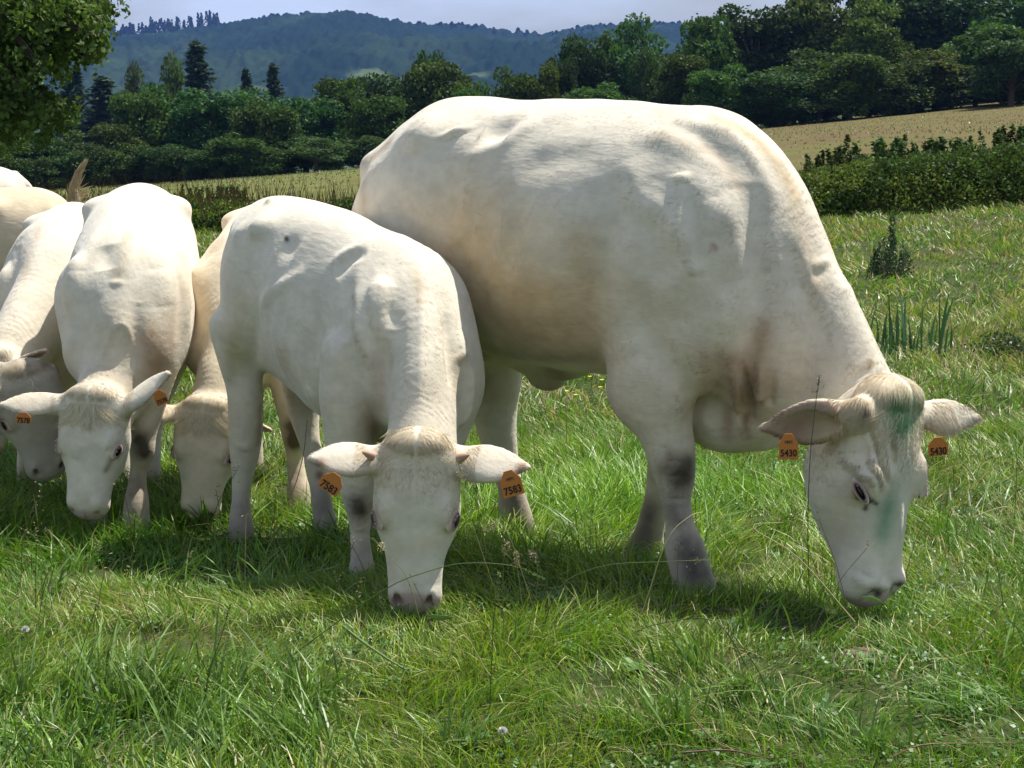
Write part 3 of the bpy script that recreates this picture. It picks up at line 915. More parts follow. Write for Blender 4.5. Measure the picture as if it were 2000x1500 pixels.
cow_spec = dict(
    name='cow', label='large white cow with tags 5430 and green paint on its forehead, grazing at the right', cat='cow', group='white cattle grazing in the pasture',
    org=cow_org, phi=cow_phi, lo=(-1.62, -.62, -.16), hi=(1.05, .56, 1.60), h=VOX * .0078, S=1.0, ht=1.2, foot_z=-.1,
    trunk=cow_trunk, neck=topline(fb, cow_neck_px), neck_taper=-.10,
    masses=[
        ((-1.11, -.17, .96), (.26, .145, .34)), ((-1.11, .17, .96), (.26, .145, .34)),      # thighs
        ((-.98, -.20, 1.35), (.085, .10, .075), None, .09), ((-.98, .20, 1.35), (.085, .10, .075), None, .09),   # hook bones
        ((-1.31, -.11, 1.24), (.065, .055, .055), None, .06), ((-1.31, .11, 1.24), (.065, .055, .055), None, .06),
        ((.00, -.215, .98), (.14, .095, .28), rot_y(14), .10), ((.00, .19, .98), (.14, .09, .26), rot_y(14), .10),   # shoulder blades
        ((.10, -.20, .78), (.17, .12, .17), None, .08), ((.10, .20, .78), (.17, .12, .17), None, .08),
        ((-.08, -.245, .62), (.15, .10, .17), None, .06), ((-.08, .2, .62), (.14, .09, .17), None, .06),
        ((.08, -.02, .50), (.19, .13, .12), None, .08),                                      # brisket
        ((.20, -.03, .52), (.12, .030, .12), rot_y(-10), .035),                               # dewlap
        ((-.64, 0, .585), (.16, .07, .055), None, .07), ((-.66, .02, .53), (.07, .055, .045), None, .04),
    ],
    legs=[(near_front, .07), (far_front, .07), (far_hind, .07), (near_hind, .08)],
    cuts=[((-.80, -.43, 1.30), (.11, .075, .09), rot_y(10), .10), ((-.80, .43, 1.30), (.11, .075, .09), rot_y(10), .10),
          ((-.60, -.30, .42), (.30, .12, .10), None, .1)],
    head=dict(poll=at(1775, 780, head_Y), muzzle=at(1738, 1168, head_Y - .05), face=(.64, -.74, .10), shape=HEAD_BULL, wide=1.08, nose=.972, nostril=.985, open=.62, slant=.75,
              ears=[dict(tip=at(1484, 835, head_Y - .02), cup=(-.25, -.9, -.35), w=1.0), dict(tip=at(1915, 815, head_Y + .12), cup=(.2, .75, -.6), w=1.05)],
              forelock=4200, lock_len=.8, fluff=1.1,
              lock_paint=lambda cs, ss, cf: np.where((np.exp(-((cs - .03) / .06) ** 2) > .35)[:, None], cf * .35 + np.array([.12, .33, .15]) * .65, cf),
              tags=[dict(at=at(1540, 872, head_Y - .09), n=(.05, -1, .15), right=(1, 0.05, 0), w=.062, h=.080, text='5430', top='1971', sx=.95),
                    dict(at=at(1832, 872, head_Y + .03), n=(.2, -1, .1), right=(1, .1, .05), w=.068, h=.060, text='5430', sx=.95)]),
    tail=[(-1.33, 0, 1.28, .03, .03), (-1.40, 0, 1.16, .026, .026), (-1.41, 0, .95, .020, .020), (-1.40, 0, .62, .016, .016)],
    strokes=[
        ([(940, 250), (1000, 252)], .050, -.028, 1), ([(905, 340), (925, 300), (985, 268), (1060, 225)], .030, .016, 1), ([(884, 246), (890, 262)], .045, .022, 1),
        ([(868, 300), (862, 400), (880, 480)], .055, -.020, 1), ([(800, 300), (790, 420)], .08, .012),
        ([(990, 330), (1090, 300), (1180, 300)], .045, -.010), ([(1010, 400), (1060, 480)], .05, -.006), ([(1075, 380), (1120, 470)], .05, .006),
        ([(1190, 330), (1188, 440), (1168, 560), (1150, 620)], .040, -.026), ([(1225, 268), (1300, 262), (1360, 300)], .040, .012),
        ([(1225, 300), (1236, 374), (1290, 430), (1325, 480), (1352, 530)], .038, .018), ([(1240, 420), (1290, 500), (1310, 560)], .05, -.012),
        ([(1342, 350), (1345, 420), (1352, 480), (1362, 540)], .020, -.012), ([(1322, 335), (1330, 355)], .022, .012), ([(1345, 520), (1352, 545)], .020, .012), ([(1388, 380), (1400, 470)], .045, .012),
        ([(1291, 240), (1360, 255), (1410, 300), (1440, 345)], .026, -.012), ([(1330, 225), (1420, 250), (1480, 310), (1520, 390)], .026, .012),
        ([(1466, 340), (1474, 420), (1478, 500), (1480, 580), (1478, 650)], .038, -.034), ([(1420, 360), (1436, 460), (1440, 560)], .045, .018),
        ([(1555, 430), (1590, 540), (1630, 640)], .030, .010), ([(1540, 470), (1565, 560), (1600, 660)], .022, -.012), ([(1480, 620), (1470, 700), (1455, 760)], .030, -.022),
        ([(1395, 690), (1405, 770), (1412, 845)], .018, -.026), ([(1432, 725), (1436, 790), (1440, 850)], .013, .026), ([(1457, 725), (1460, 790), (1462, 850)], .010, -.032), ([(1482, 715), (1482, 780), (1486, 845)], .012, .026), ([(1508, 740), (1500, 790), (1500, 830)], .012, -.020), ([(1350, 760), (1370, 820), (1385, 850)], .02, .010),
        ([(1330, 690), (1345, 760), (1360, 830)], .020, -.016), ([(1200, 640), (1225, 700)], .05, .014), ([(1275, 640), (1300, 720), (1320, 800)], .028, -.009),
        ([(1318, 905), (1320, 935)], .030, .010), ([(1315, 975), (1320, 990)], .025, -.006), ([(1290, 870), (1296, 910)], .016, -.006),
        ([(940, 660), (1000, 700), (1080, 712)], .030, .012), ([(1120, 640), (1060, 600), (1000, 560)], .06, -.008),
        ([(1590, 520), (1622, 500)], .014, .010), ([(1590, 540), (1625, 525)], .012, -.004), ([(1650, 735), (1700, 715)], .012, -.008),
        ([(1690, 860), (1715, 910), (1730, 960)], .010, .014), ([(1705, 850), (1730, 905), (1742, 950)], .008, -.013), ([(1750, 860), (1752, 930)], .010, -.010), ([(1660, 925), (1690, 930), (1712, 955)], .010, .012), ([(1650, 990), (1680, 1010)], .012, -.006), ([(1720, 1060), (1735, 1120)], .02, -.008), ([(1765, 960), (1762, 1060)], .02, .008), ([(1640, 900), (1700, 915)], .018, .008),
        ([(1640, 960), (1690, 990)], .020, .006), ([(1600, 1040), (1680, 1060)], .05, -.008), ([(1660, 1130), (1700, 1150)], .02, .006), ([(1725, 1148), (1745, 1146)], .014, .012), ([(1778, 1136)], .014, .012), ([(1708, 1163), (1716, 1168)], .012, -.020), ([(1752, 1160), (1762, 1158)], .010, -.014), ([(1650, 1110), (1690, 1125), (1720, 1130)], .010, -.006), ([(1570, 880), (1590, 1000)], .05, .012),
    ],
    stain_shade_px=[
        ([(900, 480), (960, 560), (1040, 620)], .19, (.60, .42, .21), .85), ([(940, 430), (1000, 470)], .14, (.62, .47, .27), .40), ([(1130, 480), (1150, 600)], .07, (.52, .37, .20), .55),
        ([(1120, 650), (1000, 650)], .11, (.42, .32, .18), .8), ([(1160, 700), (1060, 705), (960, 690)], .05, (.28, .24, .12), .7), ([(1075, 730), (1090, 745)], .05, (.26, .17, .11), .8),
        ([(1322, 925), (1345, 930)], .052, (.085, .06, .042), .85), ([(1350, 910), (1335, 950)], .035, (.05, .035, .025), .8), ([(1300, 900), (1290, 930)], .03, (.2, .15, .10), .6),
        ([(1310, 1000), (1330, 1060), (1345, 1120)], .055, (.20, .16, .14), .85), ([(1350, 1080), (1375, 1120)], .05, (.06, .05, .05), .9), ([(1262, 1000), (1250, 1050)], .05, (.16, .13, .11), .9),
        ([(1000, 960), (1020, 1020)], .06, (.20, .15, .11), .85), ([(980, 700), (960, 780)], .05, (.50, .38, .26), .5), ([(935, 700), (925, 760)], .04, (.26, .17, .11), .9),
        ([(1415, 720), (1430, 790)], .035, (.31, .22, .14), .65), ([(1463, 735), (1464, 810)], .022, (.25, .17, .11), .8), ([(1480, 640), (1475, 720)], .03, (.38, .25, .15), .7), ([(1375, 715), (1390, 780)], .045, (.36, .26, .15), .7), ([(1405, 700), (1460, 725), (1490, 760)], .045, (.36, .24, .15), .6), ([(1415, 800), (1420, 860)], .025, (.30, .19, .12), .7), ([(1460, 820), (1462, 860)], .015, (.27, .17, .11), .8),
        ([(1300, 250), (1400, 300), (1450, 360)], .03, (.50, .39, .27), .5), ([(1400, 225), (1470, 262), (1520, 310), (1560, 380)], .030, (.54, .40, .22), .75), ([(1555, 400), (1580, 470), (1610, 560)], .035, (.55, .44, .30), .6),
        ([(1230, 200), (1300, 208)], .04, (.60, .47, .28), .5), ([(1200, 560), (1300, 600)], .06, (.50, .38, .22), .35), ([(1340, 600), (1430, 640)], .06, (.46, .42, .22), .4),
        ([(1388, 484), (1392, 490)], .010, (.46, .31, .26), 1.1), ([(750, 270), (725, 300)], .035, (.36, .25, .13), 1.0), ([(706, 340), (704, 400)], .03, (.50, .38, .22), .6),
        ([(1700, 700), (1690, 730)], .012, (.30, .20, .10), .9), ([(1600, 700), (1560, 760)], .06, (.50, .38, .28), .4), ([(1600, 900), (1620, 860)], .04, (.50, .42, .22), .5), ([(1650, 960), (1640, 1050)], .06, (.50, .40, .30), .4),
        ([(1760, 800), (1770, 830)], .040, (.10, .24, .09), 1.05), ([(1740, 990), (1735, 1040)], .030, (.16, .29, .15), .8), ([(1755, 950), (1745, 1040)], .03, (.30, .38, .27), .35),
        ([(1684, 972), (1696, 988)], .013, (.03, .025, .025), 1.4), ([(1696, 985), (1684, 1000)], .007, (.04, .03, .03), 1.2), ([(1700, 985), (1712, 992)], .006, (.04, .03, .03), 1.2), ([(1706, 1162), (1718, 1168)], .013, (.07, .05, .045), 1.3), ([(1752, 1160), (1764, 1157)], .010, (.10, .07, .06), 1.1), ([(1700, 790), (1700, 810)], .012, (.25, .18, .14), .9), ([(1550, 850), (1580, 880)], .03, (.34, .20, .13), .6)],
    hairs=190000, seed=21, wavy=.45, paint=[cow_paint], relief=wrinkles,
    stains=[((-.62, -.38, .80), (.35, .3, .20), (.66, .52, .35), .55), ((-.95, -.3, .75), (.2, .3, .3), (.70, .58, .42), .4),
            ((-.30, -.35, .72), (.10, .2, .20), (.60, .45, .30), .45), ((.22, -.18, .62), (.07, .1, .15), (.42, .24, .15), .75),
            ((.30, -.12, .80), (.03, .1, .15), (.52, .36, .24), .5), ((-1.46, 0, 1.22), (.10, .14, .12), (.42, .32, .20), .8),
            ((.12, 0, 1.42), (.22, .05, .08), (.66, .54, .38), .55), ((.34, 0, 1.14), (.10, .06, .16), (.68, .57, .42), .5),
            ((.13, -.3, .28), (.055, .12, .055), (.10, .075, .05), .9), ((-.62, 0, .50), (.1, .1, .06), (.40, .30, .22), .7),
            ((-.5, -.1, .56), (.5, .16, .06), (.48, .46, .24), .4), ((-.93, -.1, .62), (.04, .08, .04), (.50, .22, .16), .8)])

# ------------------------------------------------------------------ the young one in the middle (tags 7583)
calf_org, calf_phi = (-0.302, 5.2, -0.03), 50
fc_ = Frame(calf_org, calf_phi)
calf_trunk = [
    (-1.01, 1.02, .80, .03, 0), (-.985, 1.07, .70, .10, 0), (-.93, 1.115, .60, .16, .1), (-.84, 1.145, .52, .195, .2), (-.72, 1.145, .48, .22, .2), (-.58, 1.135, .44, .235, .1),
    (-.42, 1.118, .40, .245, -.1), (-.26, 1.085, .37, .245, -.15), (-.10, 1.045, .37, .220, -.05), (0, 1.005, .40, .225, 0), (.09, .93, .40, .185, 0), (.17, .82, .42, .13, 0), (.23, .72, .5, .05, 0)]
c_near_hind = leg_px(fc_, -.16, [(455, 640, 52), (468, 700, 46), (478, 760, 40), (480, 820, 39), (478, 875, 34), (474, 925, 24), (471, 965, 19), (470, 1000, 24), (471, 1035, 29), (471, 1080, 32)], 585, 1.0, .95)
c_far_hind = leg_px(fc_, .10, [(585, 700, 50), (590, 780, 40), (600, 840, 26), (612, 890, 22), (623, 940, 22), (630, 990, 23), (636, 1035, 28), (640, 1095, 32)], 570, 1.0, .95)
c_near_front = leg_px(fc_, -.20, [(680, 700, 62), (682, 780, 64), (684, 850, 56), (692, 920, 44), (700, 975, 34), (703, 1010, 26), (704, 1050, 20), (707, 1090, 24), (709, 1130, 32), (709, 1195, 34)], 635, 1.0, .95)
c_far_front = leg_px(fc_, .13, [(872, 680, 46), (876, 780, 40), (862, 860, 34), (850, 930, 28), (842, 1000, 22), (836, 1060, 26), (834, 1140, 30)], 620, 1.0, .95)
hY = 4.50
calf_neck = [(*at(790, 478, 5.25), .20, .22), (*at(818, 505, 5.19), .17, .22), (*at(824, 560, 5.08), .135, .20), (*at(824, 630, 4.98), .118, .17), (*at(822, 710, 4.89), .105, .15), (*at(818, 790, 4.82), .105, .14), (*at(814, 850, 4.76), .112, .12)]
def calf_relief(V):
    x, y, z = V[:, 0], V[:, 1], V[:, 2]
    def ridge(x0, z0, x1, z1, w, h):
        A = np.array([x0, z0]); B = np.array([x1, z1]); d = B - A; l2 = d @ d
        t = np.clip(((x - A[0]) * d[0] + (z - A[1]) * d[1]) / l2, 0, 1)
        dd = np.hypot(x - A[0] - t * d[0], z - A[1] - t * d[1])
        return h * np.exp(-(dd / w) ** 2) * np.sin(np.pi * np.clip(t * .9 + .05, 0, 1)) ** .5 * (np.abs(y) > .05)
    r = ridge(-.10, .98, .04, .70, .03, .012) - ridge(-.02, .92, .10, .66, .022, .012)
    r = r - ridge(-.24, .85, -.22, .50, .05, .012) - ridge(-.72, .95, -.60, .70, .06, .014)
    for xr in (-.36, -.43, -.50): r = r + ridge(xr, .92, xr - .06, .62, .022, .004)
    return r
calf_masses = [
    ((-.78, -.11, .80), (.20, .11, .26)), ((-.78, .11, .80), (.20, .11, .26)),
    ((-.66, -.14, 1.05), (.06, .07, .05), None, .07), ((-.66, .14, 1.05), (.06, .07, .05), None, .07),
    ((-.92, -.08, 1.02), (.05, .045, .045), None, .05), ((-.92, .08, 1.02), (.05, .045, .045), None, .05),
    ((-.02, -.155, .74), (.10, .07, .20), rot_y(14), .08), ((-.02, .11, .74), (.10, .06, .20), rot_y(14), .08),
    ((.06, -.13, .60), (.11, .085, .12), None, .06), ((.06, .10, .60), (.11, .075, .12), None, .06),
    ((.08, 0, .44), (.12, .09, .09), None, .06)]
calf_spec = dict(
    name='calf', label='young white cow with orange tags 7583 facing the camera, in front of the large one', cat='cow', group='white cattle grazing in the pasture',
    org=calf_org, phi=calf_phi, lo=(-1.12, -.80, -.16), hi=(.95, .74, 1.25), h=VOX * .0062, S=.75, ht=.95, foot_z=-.1,
    trunk=calf_trunk, neck=calf_neck, masses=calf_masses, relief=calf_relief,
    legs=[(c_near_hind, .05), (c_far_hind, .05), (c_near_front, .05), (c_far_front, .05)],
    cuts=[((-.56, -.29, 1.02), (.08, .05, .06), None, .07), ((-.56, .29, 1.02), (.08, .05, .06), None, .07)],
    head=dict(poll=at(812, 872, hY + .02), muzzle=at(806, 1192, hY - .03), face=(-.02, -.96, .20), shape=HEAD_CALF, wide=1.0, nose=.885, nostril=.945,
              ears=[dict(tip=at(604, 893, hY + .02), cup=(-.1, .70, -.70), w=1.0, droop=.02), dict(tip=at(1035, 912, hY + .02), cup=(.1, .70, -.70), w=1.0, droop=.0)],
              horn=True, forelock=4200, lock_len=.55,
              tags=[dict(at=at(648, 943, hY - .06), n=(-.1, -1, .15), right=(.80, 0, -.52), w=.070, h=.064, text='7583', sx=1.0),
                    dict(at=at(998, 944, hY - .06), n=(.1, -1, .15), right=(.96, 0, .26), w=.068, h=.082, text='7583', top='1971', sx=1.0)]),
    tail=[(-.94, 0, 1.10, .022, .022), (-1.02, 0, 1.00, .020, .020), (-1.03, 0, .75, .014, .014), (-1.02, 0, .5, .012, .012)],
    strokes=[
        ([(545, 470), (575, 485)], .040, -.016, 1), ([(455, 450), (470, 455)], .04, .012), ([(500, 640), (503, 600), (525, 568), (565, 545), (590, 520)], .022, .015), ([(490, 600), (488, 680), (500, 735)], .028, -.020),
        ([(450, 600), (445, 680)], .05, .012), ([(606, 560), (607, 640), (602, 720)], .026, -.018), ([(638, 527), (655, 498), (700, 476), (728, 456)], .022, .014), ([(650, 540), (680, 500), (718, 484)], .022, -.013),
        ([(684, 575), (686, 620)], .018, -.008), ([(665, 590), (668, 650)], .022, .010), ([(672, 655), (680, 675)], .022, .010), ([(720, 560), (712, 640), (700, 700)], .028, .010),
        ([(772, 550), (768, 600), (758, 640)], .026, -.022), ([(744, 660), (742, 740), (745, 820)], .020, -.024), ([(878, 600), (884, 680), (888, 760)], .018, -.020), ([(903, 640), (912, 720)], .03, .010),
        ([(822, 520), (824, 600), (824, 700), (820, 800)], .012, .005), ([(600, 760), (612, 800)], .03, .012), ([(650, 720), (680, 800)], .03, -.008), ([(455, 690), (440, 740)], .03, -.010),
        ([(700, 985), (702, 1010)], .024, .010), ([(700, 1040), (705, 1060)], .02, -.004), ([(476, 870), (474, 890)], .022, .007), ([(520, 765), (560, 775), (600, 800)], .02, .008),
        ([(522, 384), (530, 388)], .016, .014), ([(812, 930), (812, 990), (806, 1035)], .008, -.004), ([(760, 1000), (748, 1060)], .016, -.005), ([(870, 1000), (868, 1060)], .016, -.005),
        ([(545, 640), (548, 720)], .05, .010),
    ],
    stain_shade_px=[
        ([(690, 995), (706, 1003)], .048, (.085, .06, .038), 1.05), ([(450, 690), (470, 700)], .05, (.36, .31, .14), .7), ([(440, 740), (450, 720)], .03, (.30, .27, .13), .5), ([(460, 600), (450, 650)], .07, (.52, .43, .24), .5),
        ([(545, 700), (550, 730)], .035, (.55, .34, .24), .5), ([(710, 1080), (708, 1130)], .045, (.34, .29, .24), .7), ([(470, 1000), (470, 1045)], .05, (.32, .27, .22), .7), ([(632, 980), (640, 1050)], .06, (.26, .22, .20), .7),
        ([(720, 800), (735, 850)], .04, (.30, .19, .12), .75), ([(560, 770), (590, 800)], .04, (.40, .30, .20), .5), ([(740, 700), (740, 800)], .03, (.42, .30, .20), .5), ([(815, 520), (824, 580)], .02, (.58, .46, .30), .6),
        ([(905, 700), (900, 780)], .03, (.46, .36, .20), .5), ([(553, 462), (556, 464)], .008, (.05, .04, .03), 1.2), ([(740, 880), (890, 880), (812, 905)], .03, (.60, .47, .30), .5), ([(775, 1080), (860, 1060)], .03, (.52, .44, .24), .4),
        ([(516, 800), (512, 870)], .015, (.30, .18, .10), .6), ([(619, 905), (630, 925)], .016, (.36, .20, .12), 1.0), ([(1015, 905), (1022, 922)], .014, (.36, .20, .12), 1.0)],
    hairs=150000, seed=22,
    stains=[((.15, -.3, .26), (.05, .12, .05), (.12, .085, .05), .95), ((-.80, -.25, .58), (.06, .12, .05), (.46, .38, .20), .55),
            ((.10, -.12, .50), (.05, .06, .10), (.50, .34, .25), .6), ((-.96, -.1, .8), (.05, .1, .2), (.62, .54, .40), .4)])
# ------------------------------------------------------------------ the rest of the herd at the left
def scaled(rows, k, cols):
    out = []
    for r in rows:
        r = list(r)
        for c in cols: r[c] *= k
        out.append(tuple(r))
    return out
def def_leg(kind, x, y, k, gz, lean=0.0):
    if kind == 'f':
        base = [(0.0, .62, .075, .085), (-.03, .50, .062, .07), (-.01, .38, .048, .052), (0.0, .29, .040, .044), (.0, .22, .027, .032), (.01, .12, .030, .036), (.02, .03, .036, .046), (.03, -.10, .040, .052)]
    else:
        base = [(.10, .78, .08, .14), (.12, .62, .07, .11), (.02, .48, .055, .08), (-.10, .38, .040, .055), (-.10, .30, .028, .040), (-.08, .16, .028, .034), (-.05, .06, .036, .044), (-.03, -.10, .040, .052)]
    return [(x * k + dx * k, (y + lean * (1 - z / .7)) * k, (z * k) if z > 0 else gz, a * k, b * k) for dx, z, a, b in base]
def young(name, label, org, phi, k, neck, head, strokes=(), stain_shade_px=(), legs=None, fl=.13, hl=.13, wide=1.0, gz=-.12, lock=2400, seed=1, tint=(1, 1, 1), stains=(), hairs=60000, tail=None, lean=0.0, extra=(), h=.0072, ymarg=.55, vox=None):
    tr = [(x * k, zt * k, zb * k, w * k * wide, v) for x, zt, zb, w, v in calf_trunk]
    ms = []
    for m_ in calf_masses:
        c, r = np.array(m_[0]) * [k, k * wide, k], np.array(m_[1]) * k
        ms.append((c, r, m_[2] if len(m_) > 2 else None, m_[3] if len(m_) > 3 else .07))
    L4 = dict(fr=def_leg('f', .02, -fl, k, gz, lean), fl=def_leg('f', .0, fl, k, gz, lean), hr=def_leg('h', -.82, -hl, k, gz), hl=def_leg('h', -.78, hl, k, gz))
    if legs: L4.update(legs)
    sp = dict(name=name, label=label, cat='cow', group='white cattle grazing in the pasture', org=org, phi=phi,
              lo=(-1.15 * k, -ymarg * k, gz - .05), hi=(.95 * k, ymarg * k, 1.24 * k), h=VOX * h, S=.75 * k, ht=.95 * k, foot_z=gz,
              trunk=tr, masses=ms, legs=[(v, .05) for v in L4.values()],
              cuts=[((-.56 * k, -.29 * k, 1.02 * k), (.08, .05, .06), None, .07), ((-.56 * k, .29 * k, 1.02 * k), (.08, .05, .06), None, .07)],
              hairs=hairs, seed=seed, tint=tint, wavy=.75, stains=list(stains), extra=list(extra), relief=calf_relief)
    sp['tail'] = tail if tail else [(-.94 * k, 0, 1.10 * k, .022, .022), (-1.02 * k, 0, 1.0 * k, .02, .02), (-1.03 * k, 0, .75 * k, .014, .014), (-1.02 * k, 0, .45 * k, .012, .012)]
    if neck: sp['neck'] = neck
    if strokes: sp['strokes'] = strokes
    if stain_shade_px: sp['stain_shade_px'] = stain_shade_px
    if head: sp['head'] = head
    return build_cattle(sp)

HERD = []
def herd_left():
    # D: faces the camera, left of the middle one
    o = (-1.435, 6.02, -.06); fr = Frame(o, 82)
    nk = [(*at(240, 480, 6.08), .19, .22), (*at(232, 530, 5.98), .165, .22), (*at(222, 590, 5.90), .14, .20), (*at(207, 650, 5.83), .122, .17), (*at(192, 710, 5.76), .112, .15), (*at(182, 755, 5.70), .115, .13)]
    hd = dict(poll=at(172, 772, 5.66), muzzle=at(158, 1002, 5.60), face=(-.24, -.95, .12), wide=1.22, nose=.965, nostril=.99,
              ears=[dict(tip=at(-6, 787, 5.70), cup=(-.1, .75, -.65), w=.75, droop=.03), dict(tip=at(330, 728, 5.62), cup=(.55, .45, -.55), w=.85)],
              forelock=5200, lock_len=1.45, fluff=1.3,
              tags=[dict(at=at(46, 816, 5.64), n=(-.1, -1, .1), right=(1, 0, -.05), w=.062, h=.042, text='7578', sx=1.0),
                    dict(at=at(313, 776, 5.58), n=(.35, -1, .1), right=(.9, .2, .35), w=.048, h=.06, text='7578', sx=1.0)])
    flg = leg_Y(fr, [(300, 640, 52, 6.0), (296, 730, 46, 5.99), (288, 800, 34, 5.97), (281, 850, 28, 5.95), (278, 880, 27, 5.94), (271, 915, 19, 5.95), (268, 950, 21, 5.93), (267, 985, 28, 5.90), (267, 1035, 30, 5.88)], 537)
    hlg = leg_Y(fr, [(350, 540, 44, 6.65), (352, 610, 40, 6.65), (345, 680, 32, 6.72), (328, 740, 25, 6.82), (312, 790, 19, 6.84), (302, 840, 17, 6.82), (296, 880, 20, 6.78), (292, 920, 24, 6.75), (290, 965, 26, 6.75)], 475)
    young('calf', 'young white cow with tousled forelock, its face just right of the shaded grey one', o, 82, 1.0, nk, hd, legs=dict(fl=flg, hl=hlg), wide=1.06, seed=31,  # the grey one is white cow F, its shade painted in by tint
          strokes=[([(205, 470), (203, 520)], .035, -.022), ([(262, 420), (245, 480), (230, 540)], .020, .012), ([(178, 560), (165, 640), (150, 720)], .026, -.020), ([(272, 580), (275, 660), (270, 730)], .026, -.020),
                   ([(150, 520), (140, 600)], .04, .012), ([(310, 520), (330, 600)], .05, .012), ([(330, 440), (345, 500)], .03, -.010), ([(185, 440), (170, 480)], .03, .010), ([(210, 545), (245, 545)], .012, .006), ([(200, 880), (222, 890)], .012, -.006), ([(145, 860), (140, 900)], .03, .008)],
          stain_shade_px=[([(280, 860), (284, 885)], .04, (.06, .045, .03), 1.2), ([(268, 940), (266, 990)], .05, (.22, .17, .13), .8), ([(300, 660), (310, 720)], .06, (.42, .26, .14), .8), ([(350, 620), (340, 700)], .05, (.40, .28, .18), .6), ([(250, 450), (235, 530)], .03, (.55, .45, .30), .5),  # knee and foot stains, plus brown shade painted in beside neck and hind leg
                   ([(210, 620), (190, 720)], .05, (.58, .47, .32), .5), ([(222, 905), (214, 922)], .010, (.22, .16, .10), .8), ([(370, 520), (365, 560)], .06, (.60, .46, .30), .5)],
          hairs=90000, stains=[((.02, .14, .32), (.05, .06, .05), (.10, .08, .06), .9), ((-.3, .27, .55), (.3, .1, .2), (.72, .58, .42), .6)])
    # C: behind the middle one
    o = (-1.075, 6.35, -.08); fr = Frame(o, 93)
    nk = [(*at(462, 470, 6.40), .18, .22), (*at(450, 520, 6.30), .15, .22), (*at(436, 590, 6.20), .125, .20), (*at(424, 660, 6.12), .11, .17), (*at(410, 720, 6.04), .105, .15), (*at(402, 770, 5.99), .11, .13)]
    hd = dict(poll=at(397, 792, 5.95), muzzle=at(382, 1006, 5.90), face=(-.20, -.95, .12), wide=1.18, nose=.96, nostril=.985,
              ears=[dict(tip=at(254, 806, 5.98), cup=(-.1, .6, -.75), w=.85, droop=.05), dict(tip=at(532, 842, 5.94), cup=(.3, -.6, -.7), w=.85)],
              forelock=5200, lock_len=1.45, fluff=1.3, tags=[])
    flg = leg_Y(fr, [(540, 600, 50, 6.35), (560, 720, 42, 6.33), (568, 790, 32, 6.30), (574, 850, 27, 6.28), (576, 890, 19, 6.30), (580, 930, 20, 6.28), (582, 960, 25, 6.25), (582, 995, 27, 6.22)], 510)
    young('calf', 'cream young cow half hidden behind the one tagged 7583', o, 93, .94, nk, hd, legs=dict(fl=flg), wide=1.0, seed=32, tint=(1.0, .96, .89),
          stain_shade_px=[([(572, 845), (574, 870)], .04, (.10, .07, .04), 1.2), ([(390, 520), (384, 620)], .06, (.64, .50, .32), .6), ([(430, 430), (410, 470)], .05, (.64, .48, .30), .6), ([(580, 930), (582, 990)], .05, (.24, .18, .13), .8), ([(350, 930), (350, 900)], .03, (.30, .33, .26), .5)],
          hairs=60000, lean=0, stains=[((.0, .21, .33), (.06, .08, .05), (.12, .09, .06), .9)])
    # E: left edge, spine stripe visible, ear of its lowered head
    o = (-1.99, 6.95, -.22); fr = Frame(o, 84)
    nk = [(*at(92, 440, 6.98), .20, .22), (*at(84, 470, 6.88), .17, .22), (*at(66, 520, 6.76), .145, .20), (*at(40, 570, 6.64), .13, .17), (*at(12, 625, 6.52), .12, .15), (*at(-8, 670, 6.44), .12, .13)]
    hd = dict(poll=at(-16, 690, 6.40), muzzle=at(-40, 880, 6.30), face=(-.5, -.8, .12), wide=1.0,
              ears=[dict(tip=at(-130, 700, 6.42), cup=(-.1, .7, -.65), w=.75), dict(tip=at(93, 682, 6.36), cup=(.35, -.5, -.75), w=.80)], forelock=1800, tags=[])
    young('cow', 'white cow at the left edge with a tan stripe down its spine', o, 84, 1.0, nk, hd, wide=1.0, seed=33, hairs=60000, gz=-.08,
          stains=[((-.02, -.02, 1.0), (.07, .02, .10), (.50, .28, .16), .9), ((.16, -.05, .90), (.10, .022, .12), (.58, .44, .27), .8)])
    # F: white face at the left edge, low; the grey tint paints in its shade
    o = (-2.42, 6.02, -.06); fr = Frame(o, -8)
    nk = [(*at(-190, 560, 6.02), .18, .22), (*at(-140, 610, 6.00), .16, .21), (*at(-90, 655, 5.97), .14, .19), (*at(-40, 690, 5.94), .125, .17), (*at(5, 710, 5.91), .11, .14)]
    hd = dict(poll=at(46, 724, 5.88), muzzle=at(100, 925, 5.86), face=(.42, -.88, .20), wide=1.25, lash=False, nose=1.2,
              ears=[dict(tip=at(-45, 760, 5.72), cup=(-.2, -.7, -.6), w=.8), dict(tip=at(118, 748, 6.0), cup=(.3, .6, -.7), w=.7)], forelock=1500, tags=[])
    young('calf', 'grey shaded cow, its lowered head entering at the left edge', o, -8, .92, nk, hd, seed=34, hairs=50000, tint=(.56, .55, .54),  # white cow; the grey tint is its shade painted in
          stains=[])
    # G: tan back with the raised tail
    o = (-3.27, 8.35, -.22); fr = Frame(o, 180)
    tl = [fr.loc(at(118, 400, 8.35)), fr.loc(at(140, 412, 8.33)), fr.loc(at(152, 412, 8.32)), fr.loc(at(149, 385, 8.3)), fr.loc(at(146, 362, 8.3)), fr.loc(at(150, 345, 8.3))]
    tl = [(*p, r_, r_) for p, r_ in zip(tl, (.03, .028, .024, .020, .016, .010))]
